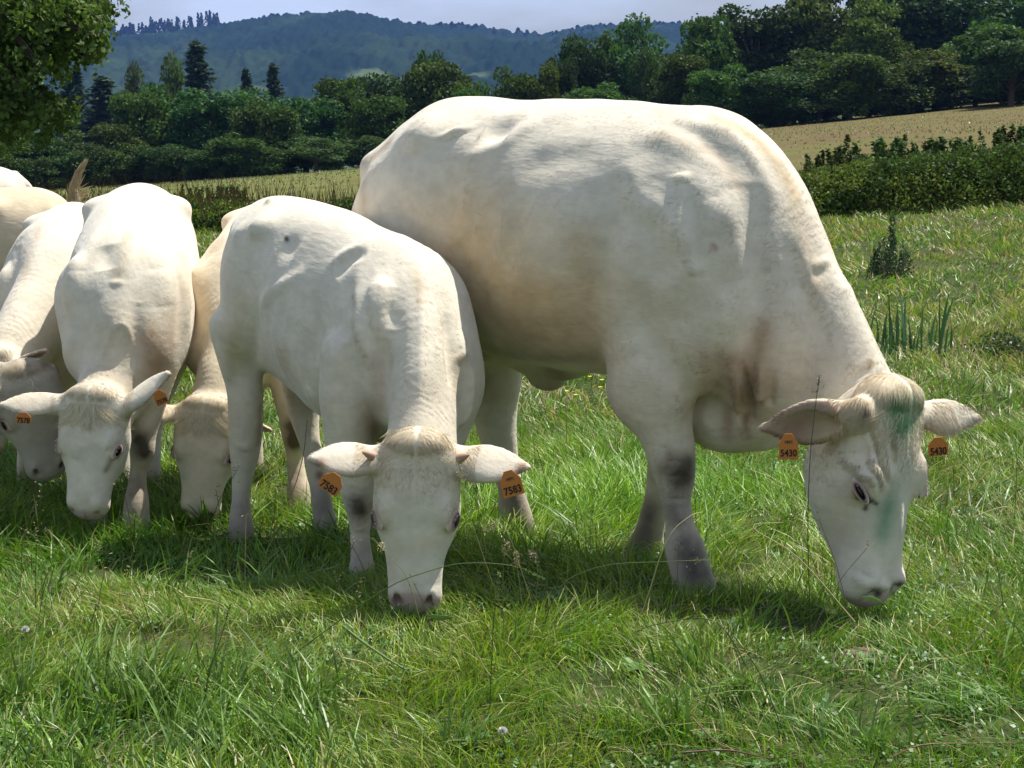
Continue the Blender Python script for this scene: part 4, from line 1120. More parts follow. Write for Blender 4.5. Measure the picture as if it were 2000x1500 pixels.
    def brush(body, fr, hd):
        rg = np.random.default_rng(77)
        n = max(int(2600 * HAIR), 200)
        path = catmull([fr.loc(at(*q, 8.3)) for q in ((152, 416), (146, 395), (145, 372), (149, 350), (158, 330), (170, 310))], 8)
        t = rg.random(n); i = (t * (len(path) - 6)).astype(int)
        P = path[i] + rg.normal(0, .009, (n, 3)) * (1.4 - t[:, None]); D = unit(path[np.minimum(i + 5, len(path) - 1)] - path[i])
        D = unit(D + rg.normal(0, .07, (n, 3))); ln = rg.uniform(.035, .075, n) * (1.15 - t * .5)
        fly = (rg.random(n) < .03) & (t < .5)
        D[fly] = unit(np.array([fr.vec((1, 0, .25))]) + rg.normal(0, .25, (fly.sum(), 3))); ln[fly] = rg.uniform(.06, .11, fly.sum())
        cf = np.array([.46, .36, .20]) * rg.uniform(.6, 1.25, (n, 1))
        Vb, Fb, Cb = ribbons(P, D, np.tile(fr.vec((0, -1, 0)), (n, 1)), ln, np.full(n, .0045), cf, bend=.12, seg=3)
        mesh_np('tail_brush', Vb, Fb, M_HAIR, body, cols=Cb)
    young('cow', 'tan-backed cow at the left edge holding its bushy tail up', o, 180, 1.02, None, None, wide=1.05, seed=35, tint=(.95, .86, .73), hairs=40000, gz=-.2, tail=tl, extra=[brush], ymarg=.6)
    # H: white back behind G
    o = (-3.85, 9.4, -.24)
    young('cow', 'white back of the farthest cow, a small hump showing at the left edge', o, 178, 1.07, None, None, wide=1.05, seed=36, hairs=20000, gz=-.2, ymarg=.6)
# ------------------------------------------------------------------ the land
def ground_mat():
    m, nt, out = new_mat('pasture_soil')
    L = nt.links.new
    b = principled(nt, rough=.95, spec=.1)
    geo = nt.nodes.new('ShaderNodeNewGeometry')
    def noise(sc, det=6, rough=.6):
        n = nt.nodes.new('ShaderNodeTexNoise'); n.inputs['Scale'].default_value = sc; n.inputs['Detail'].default_value = det; n.inputs['Roughness'].default_value = rough
        L(geo.outputs['Position'], n.inputs['Vector']); return n
    def ramp(src, stops):
        r = nt.nodes.new('ShaderNodeValToRGB'); e = r.color_ramp.elements
        while len(e) < len(stops): e.new(0.5)
        for i, (p, c) in enumerate(stops): e[i].position = p; e[i].color = (*c, 1)
        L(src, r.inputs['Fac']); return r
    def mix(f, a, c):
        x = nt.nodes.new('ShaderNodeMixRGB'); L(f, x.inputs['Fac']); L(a, x.inputs['Color1']); L(c, x.inputs['Color2']); return x
    n1, n2, n3 = noise(14), noise(1.3, 4), noise(90, 3)
    grass = ramp(n1.outputs['Fac'], [(.3, (.016, .030, .008)), (.5, (.034, .058, .014)), (.72, (.075, .080, .030))])
    dry = ramp(n3.outputs['Fac'], [(.3, (.035, .038, .014)), (.7, (.13, .11, .055))])
    f2 = ramp(n2.outputs['Fac'], [(.42, (0, 0, 0)), (.68, (.75, .75, .75))])
    pasture = mix(f2.outputs['Color'], grass.outputs['Color'], dry.outputs['Color'])
    # the stubble field beyond the hedge
    n4, n5, n6 = noise(.11, 5), noise(1.6, 6, .7), noise(.5, 3)
    soil = ramp(n5.outputs['Fac'], [(.25, (.082, .055, .024)), (.75, (.150, .108, .048))])
    sprout = ramp(n6.outputs['Fac'], [(.3, (.080, .105, .024)), (.7, (.15, .155, .045))])
    sx = nt.nodes.new('ShaderNodeSeparateXYZ'); L(geo.outputs['Position'], sx.inputs['Vector'])
    mr = nt.nodes.new('ShaderNodeMapRange'); mr.inputs['From Min'].default_value = 12; mr.inputs['From Max'].default_value = -8; L(sx.outputs['X'], mr.inputs['Value'])
    mr.inputs['To Min'].default_value = .02; mr.inputs['To Max'].default_value = .62
    ad = nt.nodes.new('ShaderNodeMath'); ad.operation = 'ADD'; L(mr.outputs['Result'], ad.inputs[0])
    r4 = ramp(n4.outputs['Fac'], [(.35, (0, 0, 0)), (.7, (.6, .6, .6))]); L(r4.outputs['Color'], ad.inputs[1])
    field = mix(ad.outputs['Value'], soil.outputs['Color'], sprout.outputs['Color'])
    gy = nt.nodes.new('ShaderNodeMath'); gy.operation = 'GREATER_THAN'; L(sx.outputs['Y'], gy.inputs[0]); gy.inputs[1].default_value = 24.5
    allc = mix(gy.outputs['Value'], pasture.outputs['Color'], field.outputs['Color'])
    far = nt.nodes.new('ShaderNodeMath'); far.operation = 'GREATER_THAN'; L(sx.outputs['Y'], far.inputs[0]); far.inputs[1].default_value = 124
    fg = nt.nodes.new('ShaderNodeRGB'); fg.outputs[0].default_value = (.05, .075, .025, 1)
    allc = mix(far.outputs['Value'], allc.outputs['Color'], fg.outputs[0])
    L(allc.outputs['Color'], b.inputs['Base Color'])
    bp = nt.nodes.new('ShaderNodeBump'); bp.inputs['Strength'].default_value = .7; bp.inputs['Distance'].default_value = .03
    L(n1.outputs['Fac'], bp.inputs['Height']); L(bp.outputs['Normal'], b.inputs['Normal'])
    L(b.outputs['BSDF'], out.inputs['Surface'])
    return m
def grid_mesh(name, X, Y, Z, mat, cols=None):
    n, m_ = X.shape
    V = np.stack([X, Y, Z], -1).reshape(-1, 3)
    i = (np.arange(n - 1)[:, None] * m_ + np.arange(m_ - 1)[None]).ravel()
    return mesh_np(name, V, np.stack([i, i + m_, i + m_ + 1, i + 1], 1), mat, cols=cols)
def build_ground():
    # one sheet from behind the camera to the valley: rows get longer and wider with distance
    ys = np.concatenate([np.linspace(-25, 1.5, 12), np.linspace(1.8, 12, 190), np.linspace(12.2, 30, 110), np.geomspace(30.8, 260, 90), np.geomspace(270, 1000, 16)])
    us = np.linspace(-1, 1, 321); us = np.sign(us) * np.abs(us) ** 1.6
    half = np.maximum(8.0, 5 + np.abs(ys) * .75)
    X = us[None, :] * half[:, None] * 1.0; Y = np.repeat(ys[:, None], 321, 1)
    Z = ground_z(X, Y)
    Z = Z - np.clip((Y - 150) / 850, 0, 1) * 45
    o = grid_mesh('ground', X, Y, Z, ground_mat()); o['kind'] = 'structure'
    return o

RIDGE = [(-500, 120), (-200, 110), (0, 100), (120, 84), (210, 70), (250, 74), (300, 70), (350, 64), (400, 57), (480, 51), (540, 39), (600, 35), (680, 35), (720, 38), (770, 47), (860, 48), (960, 53), (1040, 63), (1068, 67), (1100, 57), (1160, 48), (1250, 43), (1340, 47), (1450, 60), (1700, 80), (2000, 90), (2500, 100)]
def hill_mat():
    m, nt, out = new_mat('forested_hill')
    L = nt.links.new
    b = principled(nt, rough=1, spec=0)
    at_ = nt.nodes.new('ShaderNodeAttribute'); at_.attribute_name = 'Col'
    n = nt.nodes.new('ShaderNodeTexNoise'); n.inputs['Scale'].default_value = .12; n.inputs['Detail'].default_value = 5
    geo = nt.nodes.new('ShaderNodeNewGeometry'); L(geo.outputs['Position'], n.inputs['Vector'])
    mr = nt.nodes.new('ShaderNodeMapRange'); mr.inputs['To Min'].default_value = .5; mr.inputs['To Max'].default_value = 1.5
    L(n.outputs['Fac'], mr.inputs['Value'])
    mx = nt.nodes.new('ShaderNodeMixRGB'); mx.blend_type = 'MULTIPLY'; mx.inputs['Fac'].default_value = 1
    L(at_.outputs['Color'], mx.inputs['Color1']); L(mr.outputs['Result'], mx.inputs['Color2'])
    L(mx.outputs['Color'], b.inputs['Base Color']); L(b.outputs['BSDF'], out.inputs['Surface'])
    return m
def build_hills():
    pxs = np.linspace(-500, 2500, 900)
    rp = np.interp(pxs, [a for a, _ in RIDGE], [b for _, b in RIDGE])
    T = np.linspace(0, 1.12, 170)
    Yb, Yr = 930.0, 2300.0
    P, T2 = np.meshgrid(pxs, T, indexing='ij')
    Y = Yb + (Yr - Yb) * T2
    zr = np.array([at(px, py, Yr)[2] for px, py in zip(pxs, rp)])
    zb = -84.0
    X = (P - 1000) / FPX * Y
    prof = np.where(T2 <= 1, np.sin(np.clip(T2, 0, 1) * np.pi / 2) ** 1.15, 1 - (T2 - 1) * 3)
    spur = (fbm(X / 260 + 3, Y / 520, 0, 4) - .47)
    env_ = np.sin(np.clip(T2, 0, 1) * np.pi) ** .7
    Z = zb + (zr[:, None] - zb) * prof + spur * 105 * env_
    # tree crowns as real bumps
    wood = fbm(X / 170 + 11, Y / 300 + 5, 0, 3)
    meadow = np.clip((.395 - wood) / .02, 0, 1) * (T2 < .80)
    def patch(px, py, w, h):
        sx_, sy_, _ = proj(np.stack([X, Y, Z], -1))
        return np.clip(1.2 - ((sx_ - px) / w) ** 2 - ((sy_ - py) / h) ** 2, 0, 1)
    meadow = np.clip(meadow * 0 + patch(722, 146, 48, 13) + patch(930, 146, 34, 7) * .7 + patch(790, 158, 40, 9) * .8 + patch(505, 172, 60, 9) * .5, 0, 1)
    crowns = (vnoise(X / 8, Y / 14, 0) * 10 + vnoise(X / 4.2, Y / 6, 3) * 6 - 9) * (1 - meadow)
    Z = Z + crowns
    light = np.clip((fbm(X / 90, Y / 160, 8, 3) - .40) * 3.2, 0, 1)[..., None]
    col = np.array([.010, .022, .016]) * (1 - light) + np.array([.026, .044, .022]) * light
    col = col * (1 - meadow[..., None]) + np.array([.085, .115, .050]) * meadow[..., None]
    o = grid_mesh('hills', X, Y, Z, hill_mat(), cols=col.reshape(-1, 3)); o['kind'] = 'structure'
    # conifers and crowns standing on the skyline
    rg = np.random.default_rng(8)
    parts = []
    for _ in range(420):
        px = rg.uniform(150, 560) if rg.random() < .35 else rg.uniform(150, 1400)
        i = int(np.argmin(abs(pxs - px))); j = int(rg.integers(144, 152))
        big = 1.5 if px < 440 else .75
        h, r = rg.uniform(6, 16) * big, rg.uniform(2.5, 5) * (1.1 if px < 440 else .9)
        if px > 440: h *= .36
        n = 60
        t = rg.random(n) ** .7; a = rg.uniform(0, 6.28, n); rr = r * (1 - t * .85) * rg.uniform(.4, 1, n)
        c = np.stack([X[i, j] + rr * np.cos(a), Y[i, j] + rr * np.sin(a), Z[i, j] - 1 + h * (1 - (1 - t) * .9)], 1)
        d = unit(rg.normal(0, 1, (n, 3))); e = unit(np.cross(d, rg.normal(0, 1, (n, 3)))); s = rg.uniform(.9, 1.9, (n, 1))
        V = np.stack([c - d * s, c + e * s, c + d * s, c - e * s], 1).reshape(-1, 3)
        parts.append((V, [(np.arange(n) * 4)[:, None] + np.arange(4)], np.tile([[.02, .036, .018]], (len(V), 1))))
    V, F, c = merge(parts)
    t_ = mesh_np('skyline_forest', V, F, hill_mat(), cols=c, smooth=False)
    tag(t_, 'far dark trees pricking the skyline of the blue hills', 'forest', kind='stuff')

# ------------------------------------------------------------------ foliage
def leaf_mat(name='leaves', tr=.30, rough=.6, spec=.12):
    m, nt, out = new_mat(name)
    L = nt.links.new
    at_ = nt.nodes.new('ShaderNodeAttribute'); at_.attribute_name = 'Col'
    oi = nt.nodes.new('ShaderNodeObjectInfo')
    hs = nt.nodes.new('ShaderNodeHueSaturation')
    mr = nt.nodes.new('ShaderNodeMapRange'); mr.inputs['To Min'].default_value = .47; mr.inputs['To Max'].default_value = .515
    mr2 = nt.nodes.new('ShaderNodeMapRange'); mr2.inputs['To Min'].default_value = .75; mr2.inputs['To Max'].default_value = 1.3
    L(oi.outputs['Random'], mr.inputs['Value']); L(oi.outputs['Random'], mr2.inputs['Value'])
    L(mr.outputs['Result'], hs.inputs['Hue']); L(mr2.outputs['Result'], hs.inputs['Value']); L(at_.outputs['Color'], hs.inputs['Color'])
    d = nt.nodes.new('ShaderNodeBsdfPrincipled'); d.inputs['Roughness'].default_value = rough; d.inputs['Specular IOR Level'].default_value = spec
    t = nt.nodes.new('ShaderNodeBsdfTranslucent')
    br = nt.nodes.new('ShaderNodeMixRGB'); br.blend_type = 'MULTIPLY'; br.inputs['Fac'].default_value = 1; br.inputs['Color2'].default_value = (1.25, 1.35, .6, 1)
    L(hs.outputs['Color'], br.inputs['Color1'])
    mix = nt.nodes.new('ShaderNodeMixShader'); mix.inputs['Fac'].default_value = tr
    L(hs.outputs['Color'], d.inputs['Base Color']); L(br.outputs['Color'], t.inputs['Color'])
    L(d.outputs['BSDF'], mix.inputs[1]); L(t.outputs['BSDF'], mix.inputs[2]); L(mix.outputs['Shader'], out.inputs['Surface'])
    return m
M_LEAF = leaf_mat()
M_BARK = simple_mat('bark', (.10, .078, .055), .9, .1, .4, 6)
def leaves(rg, C0, s, cols, flat=.0, aspect=.62):
    n = len(C0)
    d = unit(rg.normal(0, 1, (n, 3))); d[:, 2] *= (1 - flat); d = unit(d)
    e = unit(np.cross(d, rg.normal(0, 1, (n, 3)))) * aspect
    s = np.broadcast_to(s, (n,))[:, None]
    V = np.stack([C0 - d * s, C0 + e * s, C0 + d * s * 1.05, C0 - e * s], 1).reshape(-1, 3)
    return V, [(np.arange(n) * 4)[:, None] + np.arange(4)], np.repeat(cols, 4, 0)
def tube_mesh(path, rad, n=7):
    P = np.asarray(path, float); r = np.asarray(rad, float)
    tg = unit(np.gradient(P, axis=0)); up = np.array([.31, .17, .93])
    s = unit(np.cross(tg, up)); u = np.cross(s, tg)
    a = np.linspace(0, 2 * np.pi, n + 1)[:-1]
    V = (P[:, None] + r[:, None, None] * (np.cos(a)[None, :, None] * s[:, None] + np.sin(a)[None, :, None] * u[:, None])).reshape(-1, 3)
    i, j = np.meshgrid(np.arange(len(P) - 1), np.arange(n), indexing='ij'); i, j = i.ravel(), j.ravel()
    return V, [np.stack([i * n + j, i * n + (j + 1) % n, (i + 1) * n + (j + 1) % n, (i + 1) * n + j], 1)]
DECID = {}
def decid_mesh(seed, n=13000, lumps=54, open_=.0, col=(.055, .095, .022), leaf=.19):
    """a broadleaf of height 10 and crown width about 8: trunk + limbs, crown of leaf clumps"""
    rg = np.random.default_rng(seed)
    parts = []
    limbs = []
    z0 = 1.2
    cs = []
    for i in range(lumps):
        for _ in range(30):
            v = rg.uniform(-1, 1, 3)
            if v[0] ** 2 + v[1] ** 2 < 1 - abs(v[2]) ** 3 * .8: break
        q_ = math.hypot(v[0], v[1]); v[:2] *= (.55 + .45 * q_) / max(q_, .2) * .8 if v[2] < .6 else 1.0
        v[2] *= .84
        c = np.array([v[0] * 3.2, v[1] * 3.2, 4.7 + v[2] * 4.7]); c[:2] *= (1 - .30 * max(0, (c[2] - 6) / 4))
        cs.append((c, rg.uniform(.75, 1.5)))
    base = np.array(col)
    per = n // lumps
    for c, r in cs:
        d = unit(rg.normal(0, 1, (per, 3))); d[:, 2] = d[:, 2] * .75 + .1
        rad = r * rg.uniform(.72, 1.08, (per, 1)) * (1 + .25 * (rg.random((per, 1)) - .5))
        P = c + d * rad
        tone = rg.uniform(.75, 1.3)
        cc = base * np.array([.72, .86, .84]) * tone * rg.uniform(.7, 1.35, (per, 1)) * (1 + np.array([.35, .12, 0]) * rg.uniform(-.5, 1, (per, 1)))
        parts.append(leaves(rg, P, rg.uniform(.6, 1.25, per) * leaf, cc))
        mid = np.array([c[0] * .3, c[1] * .3, c[2] * .55 + .6])
        limbs.append(([[0, 0, z0 + rg.uniform(0, 1.5)], mid, c], (.13, .08, .03)))
    V, F, cc = merge(parts)
    crown = mesh_np('crown', V, F, M_LEAF, cols=cc, smooth=False, link=False).data
    tp = [(tube_mesh(catmull([[0, 0, -1.2], [.05, 0, 1.5], [-.08, .1, 3.6], [.05, 0, 6.5]], 4), np.linspace(.34, .10, 13)))]
    for path, rr in limbs[::2]: tp.append(tube_mesh(catmull(path, 4), np.linspace(rr[0], rr[2], 9), 5))
    V, F, cc = merge([(a, b, np.zeros((len(a), 3))) for a, b in tp])
    trunk = mesh_np('trunk', V, F, M_BARK, link=False).data
    return crown, trunk
def conifer_mesh(seed, col=(.028, .052, .024)):
    rg = np.random.default_rng(seed)
    parts, tp = [], [tube_mesh([[0, 0, -1.5], [0, 0, 5], [0, 0, 9.9]], [.25, .15, .02], 6)]
    for z in np.linspace(1.0, 9.8, 30):
        R_ = (10 - z) * .34 * rg.uniform(.55, 1.2) + .10
        for k in range(9):
            a = rg.uniform(0, 6.28); L_ = R_ * rg.uniform(.65, 1.1); n = int(10 + 34 * L_ / 3)
            t = rg.random(n); P = np.stack([np.cos(a) * L_ * t, np.sin(a) * L_ * t, z - .22 * L_ * t + .12 * np.sin(t * 3)], 1) + rg.normal(0, .09, (n, 3))
            parts.append(leaves(rg, P, rg.uniform(.10, .22, n), np.array(col) * rg.uniform(.6, 1.5, (n, 1)), .4, .45))
    V, F, cc = merge(parts)
    crown = mesh_np('crown', V, F, M_LEAF, cols=cc, smooth=False, link=False).data
    V, F, cc = merge([(a, b, np.zeros((len(a), 3))) for a, b in tp])
    return crown, mesh_np('trunk', V, F, M_BARK, link=False).data
def put_tree(name, meshes, px, top, wpx, Y, label, group, rot, cat='tree', kw=None, base_h=8.4, base_w=6.6):
    X = (px - 1000) / FPX * Y
    gz = float(ground_z(X, Y)); gz -= max(0, (Y - 150) / 850) * 45
    H_ = at(px, top, Y)[2] - gz
    w = wpx / FPX * Y
    root = empty(name, (X, Y, gz))
    root.rotation_euler = (0, 0, rot); root.scale = (w / base_w, w / base_w, H_ / base_h)
    tag(root, label, cat, group)
    for nm, me in zip(('crown', 'trunk'), meshes):
        o = bpy.data.objects.new(nm, me); C.objects.link(o); o.parent = root
    return root
def build_trees():
    D = [decid_mesh(1), decid_mesh(2, col=(.068, .108, .024)), decid_mesh(3, lumps=62, col=(.042, .080, .024)), decid_mesh(4, lumps=34, col=(.060, .100, .030), n=6500), decid_mesh(5, lumps=58, col=(.085, .115, .025))]
    Kf = [conifer_mesh(6), conifer_mesh(7, (.024, .046, .026))]
    rg = random.Random(3)
    G1 = 'broadleaf trees along the far edge of the field'
    # px, top y, width px, distance, variant, label
    L = [
        # left belt
        (30, 262, 170, 122, 2, 'low dark tree at the left edge of the belt, under the overhanging branches'),
        (112, 258, 130, 124, 0, 'dark tree above the raised tail, left end of the belt'),
        (185, 285, 110, 119, 3, 'small grey green shrub tree just right of the raised tail'),
        (235, 252, 110, 123, 1, 'round low tree left of the big dark green tree'),
        (285, 195, 130, 128, 1, 'mid green tree with a lighter crown, left of the widest tree'),
        (350, 172, 150, 131, 0, 'wide tree in front of the tall fir'),
        (440, 172, 190, 127, 2, 'widest dark green tree in the middle of the left belt'),
        (525, 196, 130, 121, 0, 'dark tree right of the widest one, in front of the narrow fir'),
        (600, 190, 150, 127, 2, 'dark broad tree right of the narrow fir'),
        (668, 166, 140, 131, 1, 'tree with a pale domed top above the meadow on the hill'),
        (735, 178, 120, 124, 0, 'tree rising right behind the rump of the large cow'),
        (770, 142, 110, 133, 2, 'tree left of the dark round-topped one above the rump'),
        (836, 98, 62, 138, 2, 'small dark tree sticking out above its neighbours over the rump'),
        (870, 135, 150, 130, 1, 'broad light green tree above the hips of the large cow'),
        (925, 165, 90, 126, 0, 'low tree beside the pale slope, above the middle of the cow back'),
        (1000, 136, 110, 130, 0, 'bushy tree above the middle of the cow back'),
        (1062, 142, 80, 128, 4, 'yellow green low tree left of the tall open trees'),
        (1088, 112, 70, 134, 2, 'slim tree leaning on the left side of the tall open tree'),
        (1145, 68, 110, 138, 2, 'tall dark tree, left one of the tall open pair'),
        (1225, 46, 150, 140, 3, 'tall airy tree showing sky through its crown, right one of the pair'),
        (1170, 165, 130, 124, 0, 'low shrub tree under the tall dark tree'),
        (1262, 105, 70, 136, 3, 'thin half bare tree filling the gap before the right wood'),
        (1330, 118, 130, 128, 1, 'sunlit shrub tree at the left foot of the right wood'),
        (1400, 130, 130, 121, 0, 'dark round shrub tree behind the withers of the large cow'),
        (1375, 48, 130, 142, 1, 'tall tree at the left end of the right wood'),
        (1470, 8, 190, 146, 2, 'tall dark tree behind the grey willow-like one'),
        (1500, 140, 140, 119, 2, 'deep green shrub tree left of the pale blossoming one'),
        (1560, 105, 150, 124, 3, 'grey green loose shrub tree at the middle of the right wood'),
        (1580, -25, 190, 148, 4, 'tall bright green tree reaching the top edge of the photo'),
        (1650, 115, 150, 118, 1, 'full green shrub tree in front of the yellowish one'),
        (1690, 22, 150, 138, 4, 'yellowish green tree standing out in the right wood'),
        (1720, -60, 200, 152, 0, 'tall tree behind the yellowish one'),
        (1740, 120, 150, 119, 0, 'dark shrub tree right of the full green one'),
        (1815, 110, 160, 121, 4, 'pale green shrub tree with a whitish top in the right wood'),
        (1830, -40, 220, 146, 2, 'tall dense tree near the right edge of the photo'),
        (1905, 60, 170, 128, 1, 'mid green tree behind the darkest one at the right'),
        (1960, 75, 150, 113, 2, 'darkest tree at the right edge, nearest to the ploughed strip'),
        (1985, -70, 230, 140, 0, 'tallest tree cut off by the right edge of the photo'),
        (2110, 60, 220, 122, 1, 'tree beyond the right edge of the photo'), (-80, 250, 200, 126, 0, 'tree beyond the left edge of the photo'),
    ]
    for i, (px, top, w, Y, v, lab) in enumerate(L):
        put_tree('broadleaf_tree', D[v], px, top, w, Y, lab, G1, rg.uniform(0, 6.28))
    G3 = 'bushes at the foot of the tree belt'
    bush = [(20, 330), (75, 322), (128, 330), (178, 336), (226, 322), (275, 318), (322, 322), (368, 308), (418, 310), (470, 306), (522, 308), (572, 300), (620, 302), (668, 296), (712, 290), (1500, 205), (1545, 200), (1592, 205), (1640, 190), (1690, 192), (1740, 180), (1790, 178), (1842, 172), (1893, 160), (1945, 155), (1992, 140)]
    for i, (px, top) in enumerate(bush):
        side_ = 'left' if px < 900 else 'right'
        k_ = i if px < 900 else i - 15
        nm_ = ['first', 'second', 'third', 'fourth', 'fifth', 'sixth', 'seventh', 'eighth', 'ninth', 'tenth', 'eleventh', 'twelfth', 'thirteenth', 'fourteenth', 'fifteenth'][k_]
        lab_ = f'{nm_} low bush from the left edge, at the foot of the left tree belt' if px < 900 else f'{nm_} low bush rightwards from the large cow, at the foot of the right wood'
        put_tree('bush', D[(0, 2, 3, 2, 0)[i % 5]], px, top - rg.uniform(4, 44), 112, 117.5 + rg.uniform(-.5, 3), lab_, G3, rg.uniform(0, 6.28), cat='bush')
    G2 = 'firs behind the broadleaf belt'
    for px, top, w, Y, v, lab in [(395, 84, 78, 205, 0, 'tallest dark fir standing above the left belt'), (490, 138, 44, 215, 1, 'short fir right of the tallest one'),
                                  (541, 126, 46, 200, 0, 'narrow fir with a drooping top right of the short one'), (158, 134, 80, 190, 1, 'wide dark fir left of its twin, near the overhanging branches'),
                                  (212, 152, 92, 186, 0, 'wide dark fir right of its twin'), (262, 170, 44, 210, 1, 'little fir just right of the wide twins'), (308, 164, 48, 215, 0, 'little fir left of the yellowish round tree')]:
        put_tree('fir_tree', Kf[v], px, top, w * 1.35, Y, lab, G2, rg.uniform(0, 6.28), base_h=10., base_w=2.3)
    for px, top, w, Y, v, lab in [(345, 143, 76, 198, 4, 'yellowish round tree left of the tallest fir'), (285, 160, 60, 196, 4, 'small olive tree between the little firs')]:
        put_tree('broadleaf_tree', D[v], px, top, w, Y, lab, G1, rg.uniform(0, 6.28))

def near_tree():
    """the big tree at the upper left: trunk out of the picture, boughs hanging in"""
    rg = np.random.default_rng(15)
    Y0 = 19.0
    base = np.array([-9.6, 20.5, float(ground_z(-9.6, 20.5))])
    root = empty('overhanging_tree', tuple(base))
    tag(root, 'big leafy tree at the upper left corner, its boughs hanging into the picture', 'tree')
    blobs = [(-30, 10, 80), (30, 10, 70), (95, 10, 60), (155, 12, 45), (198, 12, 22), (130, 50, 48), (175, 48, 26), (182, 72, 20), (150, 88, 34), (185, 100, 16), (60, 60, 60), (0, 70, 60), (10, 125, 45), (-40, 130, 70),
             (90, 92, 34), (165, 108, 18), (45, 135, 22), (10, 165, 30), (0, 200, 34), (40, 205, 40), (88, 195, 26), (110, 215, 30), (70, 235, 36), (20, 245, 40), (-30, 230, 60), (125, 232, 14), (75, 135, 14), (100, 122, 18), (120, 150, 8)]
    parts, tubes = [], []
    trunk_top = np.array([-9.0, 20.3, 6.5])
    tubes.append(tube_mesh(catmull([base + [0, 0, -.5], base + [.1, 0, 2.2], trunk_top, trunk_top + [.4, -.5, 4]], 5), np.linspace(.42, .16, 16), 10))
    for px, py, r in blobs:
        Yb = Y0 + rg.uniform(-1.2, 1.2)
        c = at(px, py, Yb); rr = r / FPX * Yb
        st = trunk_top + np.array([0, 0, rg.uniform(-4.2, .5)])
        mid = (st + c) / 2 + np.array([0, 0, rg.uniform(.1, .5)])
        tubes.append(tube_mesh(catmull([st, mid, c], 5), np.linspace(.045, .008, 11), 5))
        for k in range(5):
            e = c + unit(rg.normal(0, 1, 3)) * rr * .9
            tubes.append(tube_mesh([mid * .35 + c * .65, (c + e) / 2 + [0, 0, .03], e], [.016, .010, .004], 4))
        n = int(900 * (r / 50) ** 2) + 60
        ncl = max(4, n // 24)
        cl = c + rg.normal(0, .54, (ncl, 3)) * rr * np.array([1, 1.4, .9])
        w = rg.integers(0, ncl, n)
        P = cl[w] + rg.normal(0, .06, (n, 3))
        tone = rg.uniform(.7, 1.3, ncl)[w][:, None]
        cc = np.array([.070, .108, .026]) * tone * rg.uniform(.7, 1.4, (n, 1)) * (1 + np.array([.5, .2, 0]) * (rg.random((n, 1)) ** 3))
        parts.append(leaves(rg, P, rg.uniform(.6, 1.15, n) * .044, cc))
    # the part of the crown above and left of the picture
    for _ in range(60):
        c = np.array([rg.uniform(-13.0, -5.6), rg.uniform(17.5, 23.5), rg.uniform(2.6, 9.5)])
        q = proj(c)
        if q[0] > -40 and q[1] > -120: continue
        n = 420; cl = c + rg.normal(0, .38, (14, 3)); w = rg.integers(0, 14, n)
        parts.append(leaves(rg, cl[w] + rg.normal(0, .16, (n, 3)), rg.uniform(.7, 1.2, n) * .07, np.array([.058, .092, .025]) * rg.uniform(.6, 1.4, (n, 1))))
    V, F, cc = merge(parts)
    mesh_np('crown', V - base, F, M_LEAF, root, cols=cc, smooth=False)
    V, F, cc = merge([(a, b, np.zeros((len(a), 3))) for a, b in tubes])
    mesh_np('trunk', V - base, F, M_BARK, root)

